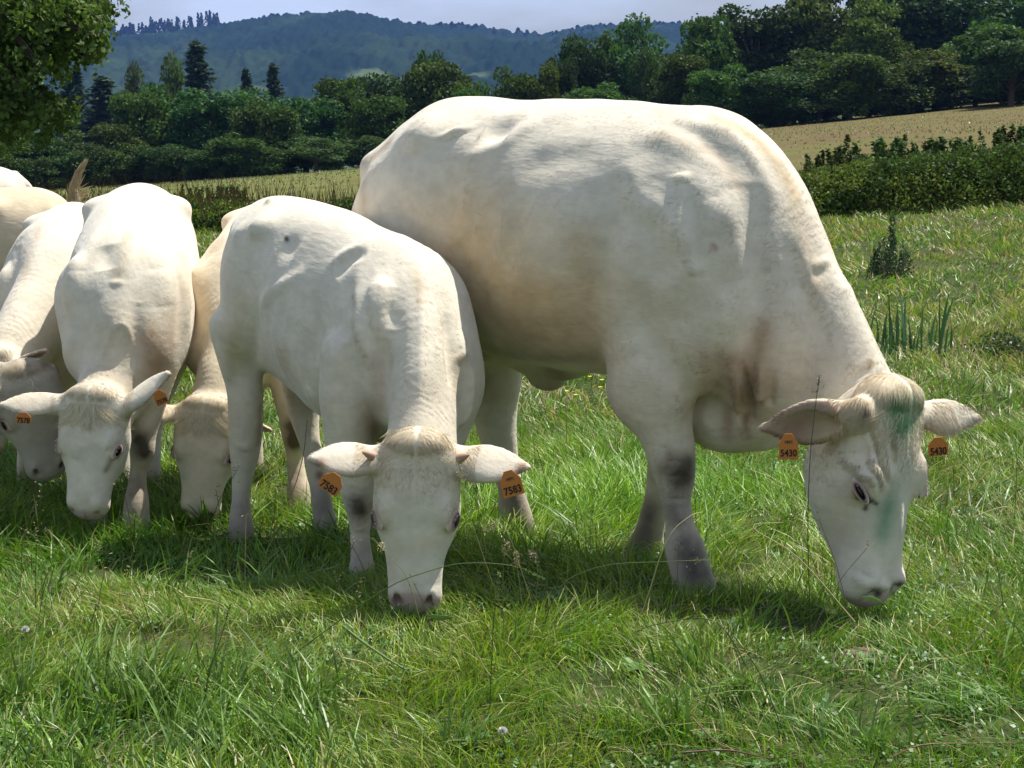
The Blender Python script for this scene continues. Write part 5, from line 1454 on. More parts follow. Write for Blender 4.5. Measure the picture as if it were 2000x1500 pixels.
def build_hedge():
    rg = np.random.default_rng(31)
    # bramble hedge between pasture and field: a long leafy bank, several hollow layers of leaves
    n = 150000
    x = rg.uniform(-9, 10.5, n)
    def yc(x): return 21.6 - .02 * x + .25 * np.sin(x * .7)
    hgt = np.interp(x, [-9, -2, 3, 4, 7, 11], [.34, .38, .52, .55, .70, .78]) + .16 * (fbm(x * 1.1, 3.3) - .45) * 2
    a = rg.uniform(-.15, np.pi + .15, n)
    rr = rg.uniform(.78, 1.08, n) + .42 * (fbm(x * 3.2, a * 2.4, 1, 3) - .45)
    y = yc(x) + np.cos(a) * .75 * rr
    z = ground_z(x, y) + np.maximum(np.sin(a) * hgt * rr, .02)
    col = np.where((fbm(x * 1.4, a, 5, 2) > .42)[:, None], np.array([.105, .150, .034]), np.array([.052, .092, .024])) * rg.uniform(.6, 1.5, (n, 1))
    parts = [leaves(rg, np.stack([x, y, z], 1), rg.uniform(.012, .034, n), col, aspect=.7)]
    # dark twigs inside
    m_ = 5000
    xi = rg.uniform(-9, 10.5, m_); P = np.stack([xi, yc(xi) + rg.normal(0, .25, m_), ground_z(xi, yc(xi)) - .05], 1)
    D = unit(np.stack([rg.normal(0, .35, m_), rg.normal(0, .35, m_), np.ones(m_)], 1))
    V, F, c = ribbons(P, D, np.tile([[0, 1, 0]], (m_, 1)), rg.uniform(.4, .85, m_), np.full(m_, .012), np.tile([[.06, .045, .03]], (m_, 1)), bend=.1)
    parts.append((V, F, c))
    V, F, c = merge(parts)
    o = mesh_np('hedge', V, F, M_LEAF, cols=c, smooth=False)
    tag(o, 'low leafy bramble hedge running between the pasture and the stubble field', 'hedge')
    # tall weeds (nettles) growing out of its far side
    protos = []
    for k in range(4):
        ps = []; H_ = 1.0
        for s_ in range(8):
            bx, by = rg.normal(0, .11, 2); lean = rg.normal(0, .12, 2); hh = rg.uniform(.55, 1.0)
            zz = np.arange(.10, hh, .045)
            for i, z_ in enumerate(zz):
                m2 = 11; L_ = .11 * (1.15 - z_ / hh)
                aa = rg.uniform(0, 6.28, m2)
                P = np.stack([bx + lean[0] * z_ + np.cos(aa) * L_ * rg.uniform(.2, 1, m2), by + lean[1] * z_ + np.sin(aa) * L_ * rg.uniform(.2, 1, m2), np.full(m2, z_) + rg.normal(0, .015, m2)], 1)
                ps.append(leaves(rg, P, rg.uniform(.018, .034, m2), np.array([.055, .098, .030]) * rg.uniform(.7, 1.4, (m2, 1)), aspect=.5))
            Vt, Ft = tube_mesh([[bx, by, -.05], [bx + lean[0] * hh, by + lean[1] * hh, hh]], [.006, .002], 4)
            ps.append((Vt, Ft, np.tile([[.07, .09, .03]], (len(Vt), 1))))
        V, F, c = merge(ps); protos.append(mesh_np('nettle_clump', V, F, M_LEAF, cols=c, smooth=False, link=False).data)
    spots = [(1560, 300), (1600, 300), (1622, 285), (1640, 262), (1660, 290), (1705, 265), (1735, 270), (1770, 262), (1790, 285), (1820, 270), (1850, 262), (1880, 262), (1905, 250), (1940, 250), (1972, 236), (1995, 245), (1585, 318), (1680, 300), (2040, 240),
             (378, 412), (402, 405), (425, 395), (448, 385), (470, 400)]
    order = {a: i for i, a in enumerate(sorted(s_[0] for s_ in spots if s_[0] > 600))}
    ordn = ['first', 'second', 'third', 'fourth', 'fifth', 'sixth', 'seventh', 'eighth', 'ninth', 'tenth', 'eleventh', 'twelfth', 'thirteenth', 'fourteenth', 'fifteenth', 'sixteenth', 'seventeenth', 'eighteenth', 'nineteenth']
    lefts = {378: 'nearest the spotted-back', 402: 'second', 425: 'middle', 448: 'tallest', 470: 'nearest the cream'}
    lab_l = {378: 'low nettle clump just right of the tousled calf\'s back', 402: 'nettle clump second from left between the calves\' backs', 425: 'middle nettle clump between the calves\' backs', 448: 'tallest nettle clump between the calves\' backs', 470: 'nettle clump just above the cream calf\'s hips'}
    for i, (px, py) in enumerate(spots):
        Yn = 22.2 + rg.uniform(-.2, .3)
        X = (px - 1000) / FPX * Yn; g = float(ground_z(X, Yn)); h_ = max(at(px, py, Yn)[2] - g, .5)
        o = bpy.data.objects.new('nettle_clump', protos[i % 4]); C.objects.link(o); o.location = (X, Yn, g); o.rotation_euler = (0, 0, rg.uniform(0, 6.28)); o.scale = (h_ * 1.9, h_ * 1.6, h_)
        tag(o, lab_l[px] if px < 600 else f'{ordn[order[px]]} nettle clump rightwards from the large cow\'s neck, rising from the hedge', 'weeds', 'nettle clumps along the hedge')
# ------------------------------------------------------------------ grass and small plants
M_GRASS = leaf_mat('grass_blades', .30, .42, .4)
def blades(rg, P, H_, W, lean, cols, seg=3, droop=.35):
    """curved tapering blades; lean: (n,2) horizontal lean as a fraction of the height"""
    n = len(P)
    ang = rg.uniform(0, 2 * np.pi, n)
    side = np.stack([np.cos(ang), np.sin(ang), np.zeros(n)], 1)
    ln = np.concatenate([lean, np.zeros((n, 1))], 1)
    rows = []
    for i in range(seg + 1):
        t = i / seg
        l2 = np.linalg.norm(lean, axis=1)
        up = H_ * t * (1 - droop * t * np.minimum(l2, 1.6) * .6)
        c = P + ln * (H_ * t ** 1.7)[:, None]; c[:, 2] += up
        if i < seg:
            w = W * (1 - .55 * t ** 1.5) * .5
            rows += [c - side * w[:, None], c + side * w[:, None]]
        else: rows.append(c)
    V = np.stack(rows, 1).reshape(-1, 3); m = 2 * seg + 1
    b = (np.arange(n) * m)[:, None]
    q = np.vstack([b + np.array([[2 * i, 2 * i + 1, 2 * i + 3, 2 * i + 2]]) for i in range(seg - 1)])
    t3 = b + np.array([[2 * seg - 2, 2 * seg - 1, 2 * seg]])
    return V, [q, t3], np.repeat(cols, m, 0)
def spread_pts(rg, n, y0, y1, marg):
    u = rg.random(n)
    y = np.sqrt(y0 ** 2 + u * (y1 ** 2 - y0 ** 2))
    x = (rg.random(n) * 2 - 1) * (.345 * y + marg)
    return x, y
DRYC = np.array([.36, .31, .15]); 
def grass_cols(rg, x, y, n):
    g = np.array([.066, .136, .010]); y_ = np.array([.122, .168, .018]); b_ = np.array([.052, .112, .022])
    a = np.clip((fbm(x * 1.1 + 20, y * 1.1, 0, 3) - .30) * 3, 0, 1)[:, None]
    c = g * (1 - a) + y_ * a
    k = (rg.random((n, 1)) < .18); c = np.where(k, b_, c)
    c = c * rg.uniform(.65, 1.45, (n, 1)) * GRASS_GAIN
    dryp = .07 + .30 * np.clip((fbm(x * .9 + 4, y * .9 + 8, 2, 3) - .45) * 4, 0, 1) + .30 * np.clip((y - 6.5) / 4, 0, 1)
    lush = np.exp(-((x - .35) / .9) ** 2 - ((y - 6.2) / 1.1) ** 2)
    dryp = dryp * (1 - .9 * lush); c = c * (1 + .35 * lush[:, None])
    d = rg.random(n) < dryp
    c[d] = DRYC * rg.uniform(.45, 1.35, (d.sum(), 1))
    return c, d, lush
MOLE = None
def build_grass():
    rg = np.random.default_rng(41)
    parts = []
    mole = at(1685, 1245, 4.12)
    for y0, y1, dens, h0, w0, marg in [(2.5, 5.2, 10500, .052, .0036, 1.1), (5.2, 8.2, 6000, .076, .0050, 1.3), (8.2, 13, 1900, .085, .0085, 1.4), (13, 21.3, 620, .085, .015, 1.8)]:
        area = (y1 - y0) * (.345 * (y0 + y1) + 2 * marg)
        n = int(area * dens * GRASS_D)
        x, y = spread_pts(rg, n, y0, y1, marg)
        tuft = fbm(x * 4.5, y * 4.5, 3, 3)
        keep = rg.random(n) < np.clip(.35 + (tuft - .25) * 2.6, .22, 1)
        keep &= ~((((x - mole[0]) / .085) ** 2 + ((y - mole[1]) / .075) ** 2) < rg.uniform(.5, 1.3, n))
        x, y, tuft = x[keep], y[keep], tuft[keep]; n = len(x)
        c, dry, lush = grass_cols(rg, x, y, n)
        big = fbm(x * 1.2 + 50, y * 1.2, 0, 3)
        H_ = h0 * (.45 + 1.1 * rg.random(n) ** 1.6) * (.6 + 1.3 * np.clip(tuft - .15, 0, 1)) * (.55 + 1.0 * big) * (1 + .7 * lush)
        fore = np.clip((4.1 - y) / .8, 0, 1) * np.clip((-x - .3) / .5, 0, 1)      # longer bluish grass at the bottom left
        H_ = H_ * (1 + .6 * fore); 
        flow = np.stack([np.cos(big * 14 + tuft * 5), np.sin(big * 14 + tuft * 5)], 1) * .55
        lean = flow + rg.normal(0, .50, (n, 2))
        P = np.stack([x, y, ground_z(x, y) - .004], 1)
        W = w0 * rg.uniform(.5, 1.35, n) * (1 + 1.0 * fore)
        parts.append(blades(rg, P, H_, W, lean, c, 3 if y0 < 9 else 2))
    # coarse ungrazed tufts with broad bluish blades, and rosettes of plantain
    for k in range(330):
        if k < 45: cx, cy = rg.uniform(-1.35, -.45), rg.uniform(3.15, 3.9)
        else:
            cx, cy = spread_pts(rg, 1, 2.9, 11, .3); cx, cy = float(cx[0]), float(cy[0])
        m = int(rg.integers(10, 34)); sp_ = rg.uniform(.02, .06)
        x, y = cx + rg.normal(0, sp_, m), cy + rg.normal(0, sp_, m)
        tall = rg.uniform(.08, .19) * (1 if k >= 90 else 1.1)
        base_l = rg.normal(0, .45, 2)
        parts.append(blades(rg, np.stack([x, y, ground_z(x, y) - .004], 1), tall * rg.uniform(.5, 1.1, m), rg.uniform(.0035, .0075, m) * (1 + .06 * cy), base_l + rg.normal(0, .35, (m, 2)),
                            (np.array([.080, .145, .030]) if rg.random() < .5 else np.array([.095, .165, .032])) * rg.uniform(.8, 1.7, (m, 1)), 4))
    for px_t, py_t in [(1648, 1186), (1690, 1192), (1722, 1194), (1760, 1190), (1795, 1180), (1810, 1186), (1672, 1200), (1738, 1204), (765, 1212), (800, 1222), (850, 1216), (1385, 1170), (1340, 1180), (1300, 1160), (700, 1190), (735, 1196), (465, 1080), (640, 1110), (1260, 1110)]:
        g0 = gnd(px_t, py_t); m = 34; x, y = g0[0] + rg.normal(0, .028, m), g0[1] + rg.normal(0, .02, m)
        parts.append(blades(rg, np.stack([x, y, ground_z(x, y) - .004], 1), rg.uniform(.04, .085, m), rg.uniform(.0025, .005, m), rg.normal(0, .45, (m, 2)), np.array([.10, .19, .028]) * rg.uniform(.7, 1.6, (m, 1)), 3))
    for k in range(150):
        cx, cy = spread_pts(rg, 1, 2.9, 8, .3); cx, cy = float(cx[0]), float(cy[0]); m = int(rg.integers(5, 9))
        a = np.arange(m) * 6.283 / m + rg.normal(0, .2, m); g_ = float(ground_z(cx, cy))
        D = unit(np.stack([np.cos(a), np.sin(a), rg.uniform(.3, 1.1, m)], 1))
        V, F, c = ribbons(np.tile([[cx, cy, g_ + .008]], (m, 1)), D, np.tile([[0, 0, 1.]], (m, 1)), rg.uniform(.04, .085, m), rg.uniform(.014, .026, m), np.array([.085, .165, .045]) * rg.uniform(.8, 1.5, (m, 1)), bend=.45, seg=3)
        parts.append((V, F, c))
    # clover and broad-leaved herbs low in the sward
    n = 15000
    x, y = spread_pts(rg, n, 2.8, 7.5, .4)
    k = fbm(x * 2.2 + 70, y * 2.2, 0, 3) > .47; x, y = x[k], y[k]; n = len(x)
    for j in range(3):
        a = rg.uniform(0, 6.28, n)
        P = np.stack([x + .007 * np.cos(j * 2.1 + a), y + .007 * np.sin(j * 2.1 + a), ground_z(x, y) + rg.uniform(.015, .045, n)], 1)
        nrm = unit(np.stack([rg.normal(0, .35, n), rg.normal(0, .35, n), np.ones(n)], 1)); e = unit(np.cross(nrm, rg.normal(0, 1, (n, 3)))); f = np.cross(nrm, e)
        s = rg.uniform(.004, .0085, (n, 1))
        V = np.stack([P - e * s, P - f * s * .8 + e * s * .3, P + e * s, P + f * s * .8 + e * s * .3], 1).reshape(-1, 3)
        parts.append((V, [(np.arange(n) * 4)[:, None] + np.arange(4)], np.repeat(np.array([.07, .15, .035]) * rg.uniform(.7, 1.4, (n, 1)), 4, 0)))
    # flattened straw and dead stems
    n = 7000
    x, y = spread_pts(rg, n, 2.8, 12, .4)
    P = np.stack([x, y, ground_z(x, y) + rg.uniform(.01, .05, n)], 1)
    a = rg.uniform(0, 6.28, n); D = unit(np.stack([np.cos(a), np.sin(a), rg.uniform(-.05, .45, n)], 1))
    V, F, c = ribbons(P, D, np.tile([[0, 0, 1.]], (n, 1)), rg.uniform(.04, .16, n), rg.uniform(.0012, .0026, n), DRYC * rg.uniform(.5, 1.6, (n, 1)), bend=.3, seg=3)
    parts.append((V, F, c))
    # sprouts and stubble of the field beyond the hedge
    n = 15000
    y = np.sqrt(23.2 ** 2 + rg.random(n) * (119 ** 2 - 23.2 ** 2)); x = (rg.random(n) * 2 - 1) * (.36 * y + 2)
    x = np.round(x / .75) * .75 + rg.normal(0, .07, n)
    P = np.stack([x, y, ground_z(x, y)], 1)
    g = rg.random((n, 1)) < .6
    c = np.where(g, np.array([.09, .13, .03]), np.array([.19, .15, .07])) * rg.uniform(.6, 1.3, (n, 1))
    parts.append(blades(rg, P, rg.uniform(.05, .13, n), rg.uniform(.02, .05, n), rg.normal(0, .7, (n, 2)), c, 2))
    V, F, c = merge(parts)
    o = mesh_np('grass', V, F, M_GRASS, cols=c, smooth=False)
    tag(o, 'grazed meadow grass with clover and straw covering the pasture', 'grass', kind='stuff')
    return mole

def stem(path, r0, r1, n=4, sub=4):
    p = catmull(path, sub)
    return tube_mesh(p, np.linspace(r0, r1, len(p)), n)
def small_things(mole):
    rg = np.random.default_rng(51)
    # molehill
    n = 40; a = np.linspace(0, 2 * np.pi, n + 1)[:-1]; rings = np.linspace(0, 1, 14)
    Rr, A = np.meshgrid(rings, a, indexing='ij')
    X = mole[0] + Rr * np.cos(A) * .095; Y = mole[1] + Rr * np.sin(A) * .085
    Z = ground_z(X, Y) - .012 + .034 * (1 - Rr ** 2) + (fbm(X * 90, Y * 90, 0, 4) - .4) * .030 * (1 - Rr ** 4)
    V = np.stack([X, Y, Z], -1).reshape(-1, 3); i, j = np.meshgrid(np.arange(13), np.arange(n), indexing='ij'); i, j = i.ravel(), j.ravel()
    o = mesh_np('molehill', V, np.stack([i * n + j, i * n + (j + 1) % n, (i + 1) * n + (j + 1) % n, (i + 1) * n + j], 1), simple_mat('bare_soil', (.17, .125, .085), .95, .05, .4, 60), smooth=True)
    tag(o, 'small crumbly molehill of bare brown soil in front of the large cow\'s muzzle', 'molehill')
    # rush / iris clump at the right
    parts = []
    c0 = gnd(1775, 692); YI = c0[1]; kI = YI / 8.55
    for k in range(75):
        px = rg.choice([1700, 1722, 1738, 1762, 1772, 1780, 1800, 1830, 1850]) + rg.normal(0, 7)
        X = (px - 1000) / FPX * YI; Yk = YI + rg.normal(0, .12)
        hh = rg.uniform(.13, .37) * kI
        if rg.random() < .5: hh *= .6
        P = np.array([[X, Yk, float(ground_z(X, Yk))]])
        ln = rg.normal(0, .13, (1, 2)); ln[0, 0] += (px - 1770) / 700
        parts.append(blades(rg, P, np.array([hh]), np.array([rg.uniform(.016, .026)]), ln, np.array([[.040, .098, .045]]) * rg.uniform(.7, 1.3), 4, .1))
    V, F, c = merge(parts)
    o = mesh_np('iris_clump', V, F, M_GRASS, cols=c, smooth=False)
    tag(o, 'clump of upright sword-shaped leaves in the pasture right of the cow\'s neck', 'plant')
    # thistle-like bush
    b0 = gnd(1738, 540); gzb = float(ground_z(b0[0], b0[1])); parts = []
    for k in range(52):
        a_ = rg.uniform(0, 6.28); rr = .21 * math.sqrt(rg.random()); hh = .44 * (1 - rr / .21 * .6) * rg.uniform(.8, 1.1)
        if k < 5: rr, hh = .02, rg.uniform(.48, .62)
        x_, y_ = b0[0] + rr * math.cos(a_), b0[1] + rr * math.sin(a_)
        for z_ in np.arange(.02, hh, .022):
            m2 = 5; aa = rg.uniform(0, 6.28, m2); L_ = .035 * (1.2 - z_ / hh)
            P = np.stack([x_ + np.cos(aa) * L_, y_ + np.sin(aa) * L_, gzb + z_ + rg.normal(0, .008, m2)], 1)
            parts.append(leaves(rg, P, rg.uniform(.009, .019, m2), np.array([.042, .082, .034]) * rg.uniform(.6, 1.4, (m2, 1)), aspect=.4))
    for k in range(26):
        a_ = rg.uniform(0, 6.28); parts_p = stem([[b0[0] + .1 * math.cos(a_), b0[1] - .08 + .05 * math.sin(a_), gzb], [b0[0] + .07 * math.cos(a_ + .5), b0[1] - .12, gzb + rg.uniform(.05, .16)], [b0[0] + .13 * math.cos(a_ + 1), b0[1] - .13, gzb + rg.uniform(.02, .14)]], .002, .001)
        parts.append((*parts_p, np.tile([[.34, .27, .18]], (len(parts_p[0]), 1))))
    V, F, c = merge(parts)
    o = mesh_np('bushy_weed', V, F, M_GRASS, cols=c, smooth=False)
    tag(o, 'dark bushy weed with dead stems standing alone in the pasture behind the cow\'s neck', 'weed')
    # low weedy patch right of the rushes
    b0 = gnd(1965, 700); parts = []
    for k in range(900):
        x_, y_ = b0[0] + rg.normal(0, .13), b0[1] + rg.normal(0, .16)
        parts.append(leaves(rg, np.array([[x_, y_, float(ground_z(x_, y_)) + rg.uniform(.02, .16) * math.exp(-((x_ - b0[0]) / .2) ** 2)]]), .016, np.array([[.045, .075, .025]]) * rg.uniform(.6, 1.4), aspect=.5))
    V, F, c = merge(parts); o = mesh_np('dock_weed', V, F, M_GRASS, cols=c, smooth=False)
    tag(o, 'low dark weed patch by the right edge beside the sword-leaved clump', 'weed')
    # long seed stalks standing out of the sward, each one a plant
    lab = [
        ([(1588, 1180), (1578, 1050), (1582, 900), (1592, 800), (1600, 735)], 4.15, 'green', 'tall green grass stalk with an upright spike, crossing the big cow\'s left cheek'),
        ([(1165, 1330), (1240, 1230), (1300, 1060), (1345, 1010), (1372, 1000)], 4.3, 'straw', 'arching pale stalk in front of the large cow\'s front foot'),
        ([(1030, 1420), (1075, 1180), (1160, 1110), (1300, 1097), (1392, 1094)], 4.2, 'green', 'long thin stalk lying level before the large cow\'s front foot'),
        ([(560, 1230), (745, 1155), (840, 1115), (910, 1100), (1000, 1105), (1062, 1130)], 4.05, 'green', 'long thin stalk arching across the calf\'s muzzle'),
        ([(835, 1210), (800, 1140), (760, 1085), (738, 1062)], 4.1, 'seed', 'short seed head leaning over the calf\'s nose bridge'),
        ([(1000, 1260), (962, 1140), (915, 1000), (905, 950), (895, 905)], 4.2, 'seed', 'thin seed stalk beside the calf\'s right cheek'),
        ([(1060, 1230), (1020, 1120), (985, 1030), (945, 1035)], 4.25, 'seed', 'branching seed stalk between the calf and the far hind leg'),
        ([(985, 1250), (982, 1160), (984, 1100), (990, 1060)], 4.2, 'seed', 'upright seed head right of the calf\'s muzzle'),
        ([(1040, 1270), (1022, 1190), (1012, 1120), (1008, 1080)], 4.2, 'seed', 'fuzzy upright grass head next to the branching seed stalk'),
        ([(1000, 1330), (1040, 1200), (1050, 1120), (1040, 1075)], 4.15, 'seed', 'loose seed head below the far hind hoof'),
        ([(1670, 1215), (1560, 1090), (1470, 1030), (1530, 1020)], 4.0, 'straw', 'long pale stalk bending from the large cow\'s lips'),
        ([(1640, 1165), (1565, 1040), (1520, 1015), (1495, 1000)], 4.35, 'seed', 'dry seed head left of the large cow\'s jaw'),
        ([(870, 1300), (905, 1240), (960, 1330), (1000, 1330)], 3.8, 'straw', 'broken straw lying below the calf\'s muzzle'),
        ([(668, 1222), (720, 1262), (800, 1315), (835, 1335)], 3.85, 'blade', 'stiff pale blade lying flat in front of the calf'),
        ([(670, 1285), (715, 1296), (750, 1325), (770, 1345)], 3.8, 'straw', 'tan stem lying beside the stiff pale blade'),
        ([(955, 1480), (958, 1350), (965, 1200), (975, 1120)], 3.55, 'green', 'tall dark upright stem at the bottom middle, by the white clover'),
        ([(395, 1480), (405, 1330), (430, 1250), (450, 1180)], 3.6, 'green', 'tall dark upright stem in the left foreground'),
        ([(120, 1420), (150, 1300), (190, 1180)], 3.7, 'green', 'dark upright stem near the bottom left corner'),
        ([(1480, 1240), (1400, 1215), (1290, 1218), (1240, 1235)], 3.85, 'green', 'long flat stalk across the open grass in the middle'),
        ([(1480, 1235), (1590, 1255), (1630, 1300), (1665, 1320)], 3.85, 'seed', 'flat stalk with a dry seed head pointing to the molehill\'s left'),
        ([(1315, 1340), (1250, 1280), (1210, 1240), (1190, 1245)], 3.75, 'straw', 'yellow bent stem in the middle foreground'),
        ([(1890, 1270), (1945, 1200), (1950, 1165), (1960, 1120)], 4.0, 'straw', 'brownish stem at the right edge of the foreground'),
        ([(1740, 1480), (1800, 1455), (1900, 1452), (1975, 1490)], 3.35, 'brown', 'brown bramble stem arching at the bottom right corner'),
        ([(1330, 1470), (1420, 1465), (1500, 1480), (1560, 1500)], 3.3, 'brown', 'thin dry bramble stem at the bottom middle right'),
        ([(1350, 1400), (1400, 1450), (1440, 1500)], 3.35, 'straw', 'straight pale straw pointing out of the bottom edge'),
        ([(360, 1165), (410, 1172), (436, 1182)], 4.35, 'straw', 'short stiff straw lit in the shadow below the calf'),
        ([(600, 820), (590, 900), (560, 980), (500, 1020)], 5.2, 'straw', 'pale bent stem behind the calf\'s hind foot'),
        ([(1690, 900), (1720, 840)], 5.6, 'straw', 'short pale stem right of the cow\'s throat'),
        ([(1900, 1010), (1960, 990), (1990, 1000)], 5.2, 'straw', 'bent stem at the right edge beside the cow\'s brow'),
    ]
    cols = dict(green=(.075, .12, .035), straw=(.42, .36, .20), seed=(.22, .23, .10), blade=(.22, .30, .14), brown=(.17, .085, .05))
    for pts, Y, kind, label in lab:
        Pw = [at(px, py, Y + .02 * i) for i, (px, py) in enumerate(pts)]
        for i in (0,):
            g = float(ground_z(Pw[0][0], Pw[0][1])); Pw[0][2] = min(Pw[0][2], g + .01) if kind in ('green', 'seed') else max(Pw[0][2], g + .02)
        for i in range(1, len(Pw)):
            g = float(ground_z(Pw[i][0], Pw[i][1])); Pw[i][2] = max(Pw[i][2], g + .03)
        base = Pw[0].copy(); Pw = [p - base for p in Pw]
        r0 = dict(green=.0016, straw=.0019, seed=.0013, blade=.004, brown=.0024)[kind]
        parts = [(*stem(Pw, r0, r0 * .45), None)]
        V0 = parts[0][0]; parts = [(V0, parts[0][1], np.tile([cols[kind]], (len(V0), 1)))]
        if kind in ('seed', 'green'):
            p = catmull(Pw, 12); q = p[int(len(p) * (.80 if kind == 'seed' else .86)):]
            n = 60; w = rg.integers(0, len(q), n); sp_ = .010 if kind == 'seed' else .0035
            parts.append(leaves(rg, q[w] + rg.normal(0, sp_ * .6, (n, 3)), rg.uniform(.002, .0045, n), np.array([(.40, .34, .22) if kind == 'seed' else (.16, .20, .08)]) * rg.uniform(.6, 1.4, (n, 1)), aspect=.35))
            if kind == 'seed':
                for _ in range(7):
                    s_ = q[rg.integers(0, len(q))]; e_ = s_ + rg.normal(0, .014, 3)
                    t_ = stem([s_, (s_ + e_) / 2 + [0, 0, .004], e_], .0006, .0003, 3, 2); parts.append((*t_, np.tile([[.30, .27, .15]], (len(t_[0]), 1))))
        V, F, c = merge(parts)
        o = mesh_np('grass_stalk' if kind != 'brown' else 'bramble_stem', V, F, M_GRASS, cols=c)
        o.location = Vector(base)
        tag(o, label, 'grass stalk' if kind != 'brown' else 'bramble stem')
    # loose seed grass scattered over the middle distance, one mass
    n = 520; x, y = spread_pts(rg, n, 3.0, 14, .4); parts = []
    for i in range(n):
        b = np.array([x[i], y[i], float(ground_z(x[i], y[i]))]); h_ = rg.uniform(.10, .30); l_ = rg.normal(0, .25, 2)
        e_ = b + [l_[0] * h_, l_[1] * h_, h_]
        Vt, Ft = stem([b, (b + e_) / 2 + [0, 0, h_ * .12], e_], .0010 + y[i] * .00012, .0006 + y[i] * .0001, 3, 3); cc_ = np.array([.26, .25, .11]) if rg.random() < .6 else np.array([.10, .14, .045])
        parts.append((Vt, Ft, np.tile([cc_], (len(Vt), 1))))
        parts.append(leaves(rg, e_ + rg.normal(0, .009, (12, 3)) * [1, 1, 2], rg.uniform(.0020, .005, 12) * (1 + y[i] * .06), np.array([.34, .29, .17]) * rg.uniform(.6, 1.3, (12, 1)), aspect=.4))
    V, F, c = merge(parts); o = mesh_np('seeding_grass', V, F, M_GRASS, cols=c, smooth=False)
    tag(o, 'thin seeding grass stems scattered all over the pasture', 'grass', kind='stuff')
    # white clover heads
    m_w = simple_mat('clover_petals', (.74, .72, .66), .8, .1, .2, 200)
    for i, (px, py, Y, lab_) in enumerate([(982, 1428, 3.55, 'white clover head at the bottom middle of the photo'), (52, 1230, 4.15, 'white clover head near the left edge in front of the herd'), (1936, 703, 8.1, 'tiny white clover head beside the sword-leaved clump')]):
        c0 = gnd(px, py + 55 * 3.6 / Y * (3.6 / Y)); g = float(c0[2])
        c0[2] = at(px, py, c0[1])[2]
        root = empty('clover_flower', (c0[0], c0[1], g)); tag(root, lab_, 'flower')
        h_ = c0[2] - g
        Vt, Ft = stem([[0, 0, 0], [.003, 0, h_ * .5], [0, 0, h_]], .0011, .0009, 5); mesh_np('stem', Vt, Ft, M_GRASS, root, cols=np.tile([[.10, .15, .05]], (len(Vt), 1)))
        n = 300; d = unit(rg.normal(0, 1, (n, 3))); d[:, 2] = np.abs(d[:, 2]) * 1.2 - .35; d = unit(d)
        V, F, c = ribbons(np.array([0, 0, h_]) + d * .003, d, unit(np.cross(d, rg.normal(0, 1, (n, 3)))), np.full(n, .0085), np.full(n, .0024), np.ones((n, 3)), bend=-.1)
        mesh_np('flower_head', V, F, m_w, root)
    # buttercups behind the big cow's belly
    m_y = simple_mat('buttercup_petals', (.80, .58, .02), .35, .4, .1, 200)
    for i, (px, py, where) in enumerate([(1152, 732, 'highest of the'), (1175, 739, 'right-hand of the'), (1172, 754, 'middle right of the'), (1107, 762, 'left-hand of the'), (1125, 770, 'lowest of the')]):
        c0 = gnd(px, py + 34); g = c0[2]; h_ = .09
        root = empty('buttercup', (c0[0], c0[1], g)); tag(root, f'{where} yellow buttercups under the large cow\'s belly', 'flower', 'buttercups under the belly')
        Vt, Ft = stem([[0, 0, 0], [.01, 0, h_ * .5], [0, 0, h_]], .0015, .001, 5); mesh_np('stem', Vt, Ft, M_GRASS, root, cols=np.tile([[.08, .14, .04]], (len(Vt), 1)))
        Vp, Fp = [], []
        for k in range(5):
            a_ = k * 1.2566; u = np.array([math.cos(a_), math.sin(a_), .45]); s_ = np.array([-math.sin(a_), math.cos(a_), 0]); b_ = len(Vp)
            Vp += [[0, 0, h_], list(np.array([0, 0, h_]) + u * .008 - s_ * .0065), list(np.array([0, 0, h_]) + u * .014), list(np.array([0, 0, h_]) + u * .008 + s_ * .0065)]; Fp.append([b_, b_ + 1, b_ + 2, b_ + 3])
        mesh_np('petals', np.array(Vp), np.array(Fp), m_y, root)
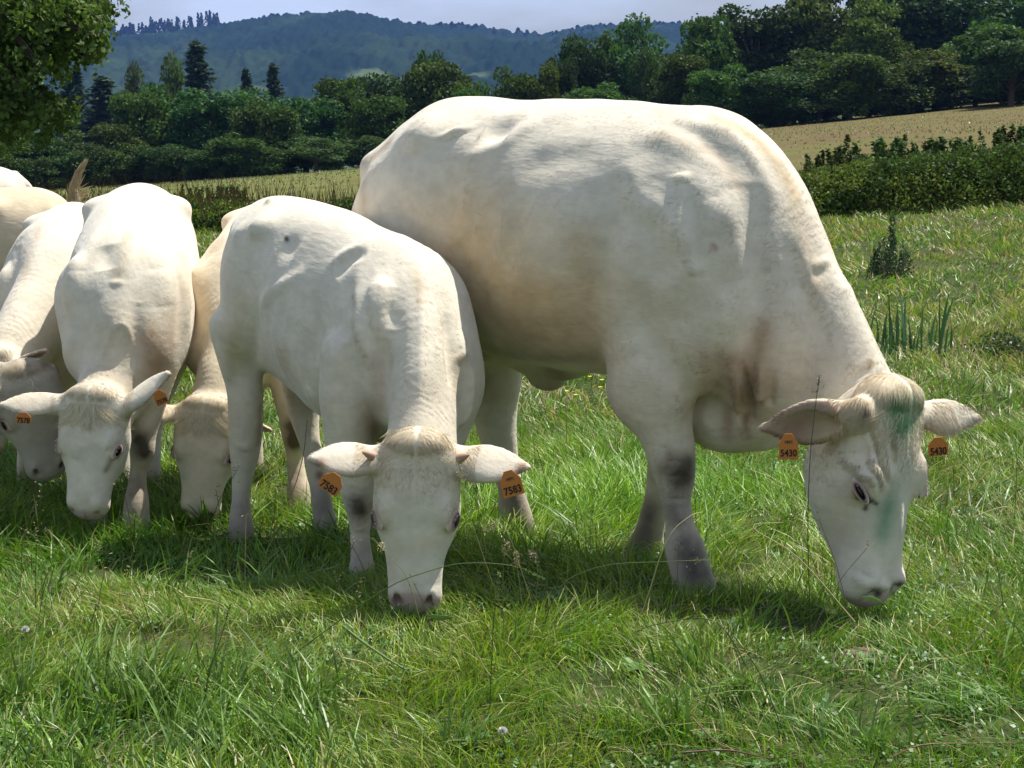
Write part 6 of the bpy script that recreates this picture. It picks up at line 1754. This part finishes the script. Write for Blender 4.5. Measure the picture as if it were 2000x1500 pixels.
    # broad leaves by the muzzles
    for pts, Y, lab_ in [(((835, 1205), (858, 1212), (884, 1208), 14), 4.05, 'pale broad leaf lying under the calf\'s muzzle'), (((1684, 1168), (1702, 1172), (1722, 1178), 9), 4.2, 'pale leaf held at the large cow\'s lips')]:
        a_, m2, b_ = [at(*q, Y) for q in pts[:3]]; w_ = pts[3] / FPX * Y
        for q in (a_, m2, b_): q[2] = max(q[2], float(ground_z(q[0], q[1])) + .045)
        path = catmull([a_, m2, b_], 5); V = []
        for i, p in enumerate(path):
            t = i / (len(path) - 1); ww = w_ * math.sin(math.pi * (t * .94 + .03)) ** .7
            for s_ in (-1, 0, 1): V.append([p[0], p[1] + s_ * ww * .8, p[2] + abs(s_) * ww * .7 - s_ * ww * .4])
        F = np.array([[i * 3 + j, i * 3 + j + 1, (i + 1) * 3 + j + 1, (i + 1) * 3 + j] for i in range(len(path) - 1) for j in (0, 1)])
        o = mesh_np('broad_leaf', np.array(V), F, M_GRASS, cols=np.tile([[.22, .34, .15]], (len(V), 1)))
        md = o.modifiers.new('thick', 'SOLIDIFY'); md.thickness = .0008
        tag(o, lab_, 'leaf')

def build_haze():
    bpy.ops.mesh.primitive_cube_add(size=1)
    o = bpy.context.object; o.name = 'haze'
    x0, x1, y0, y1, z0, z1 = -1400, 1400, -40, 2700, -130, 140
    o.scale = (x1 - x0, y1 - y0, z1 - z0); o.location = ((x0 + x1) / 2, (y0 + y1) / 2, (z0 + z1) / 2)
    m = bpy.data.materials.new('haze'); m.use_nodes = True; nt = m.node_tree; nt.nodes.clear()
    out = nt.nodes.new('ShaderNodeOutputMaterial'); v = nt.nodes.new('ShaderNodeVolumePrincipled')
    v.inputs['Color'].default_value = HAZE_COL
    v.inputs['Density'].default_value = HAZE_D
    v.inputs['Anisotropy'].default_value = .2
    nt.links.new(v.outputs['Volume'], out.inputs['Volume'])
    o.data.materials.append(m); o['kind'] = 'stuff'; o['label'] = 'thin blue haze in the air over the valley'; o['category'] = 'haze'
build_ground()
build_hills()
build_trees()
near_tree()
build_hedge()
build_cattle(cow_spec)
build_cattle(calf_spec)
herd_left()
mole = build_grass()
small_things(mole)
build_haze()
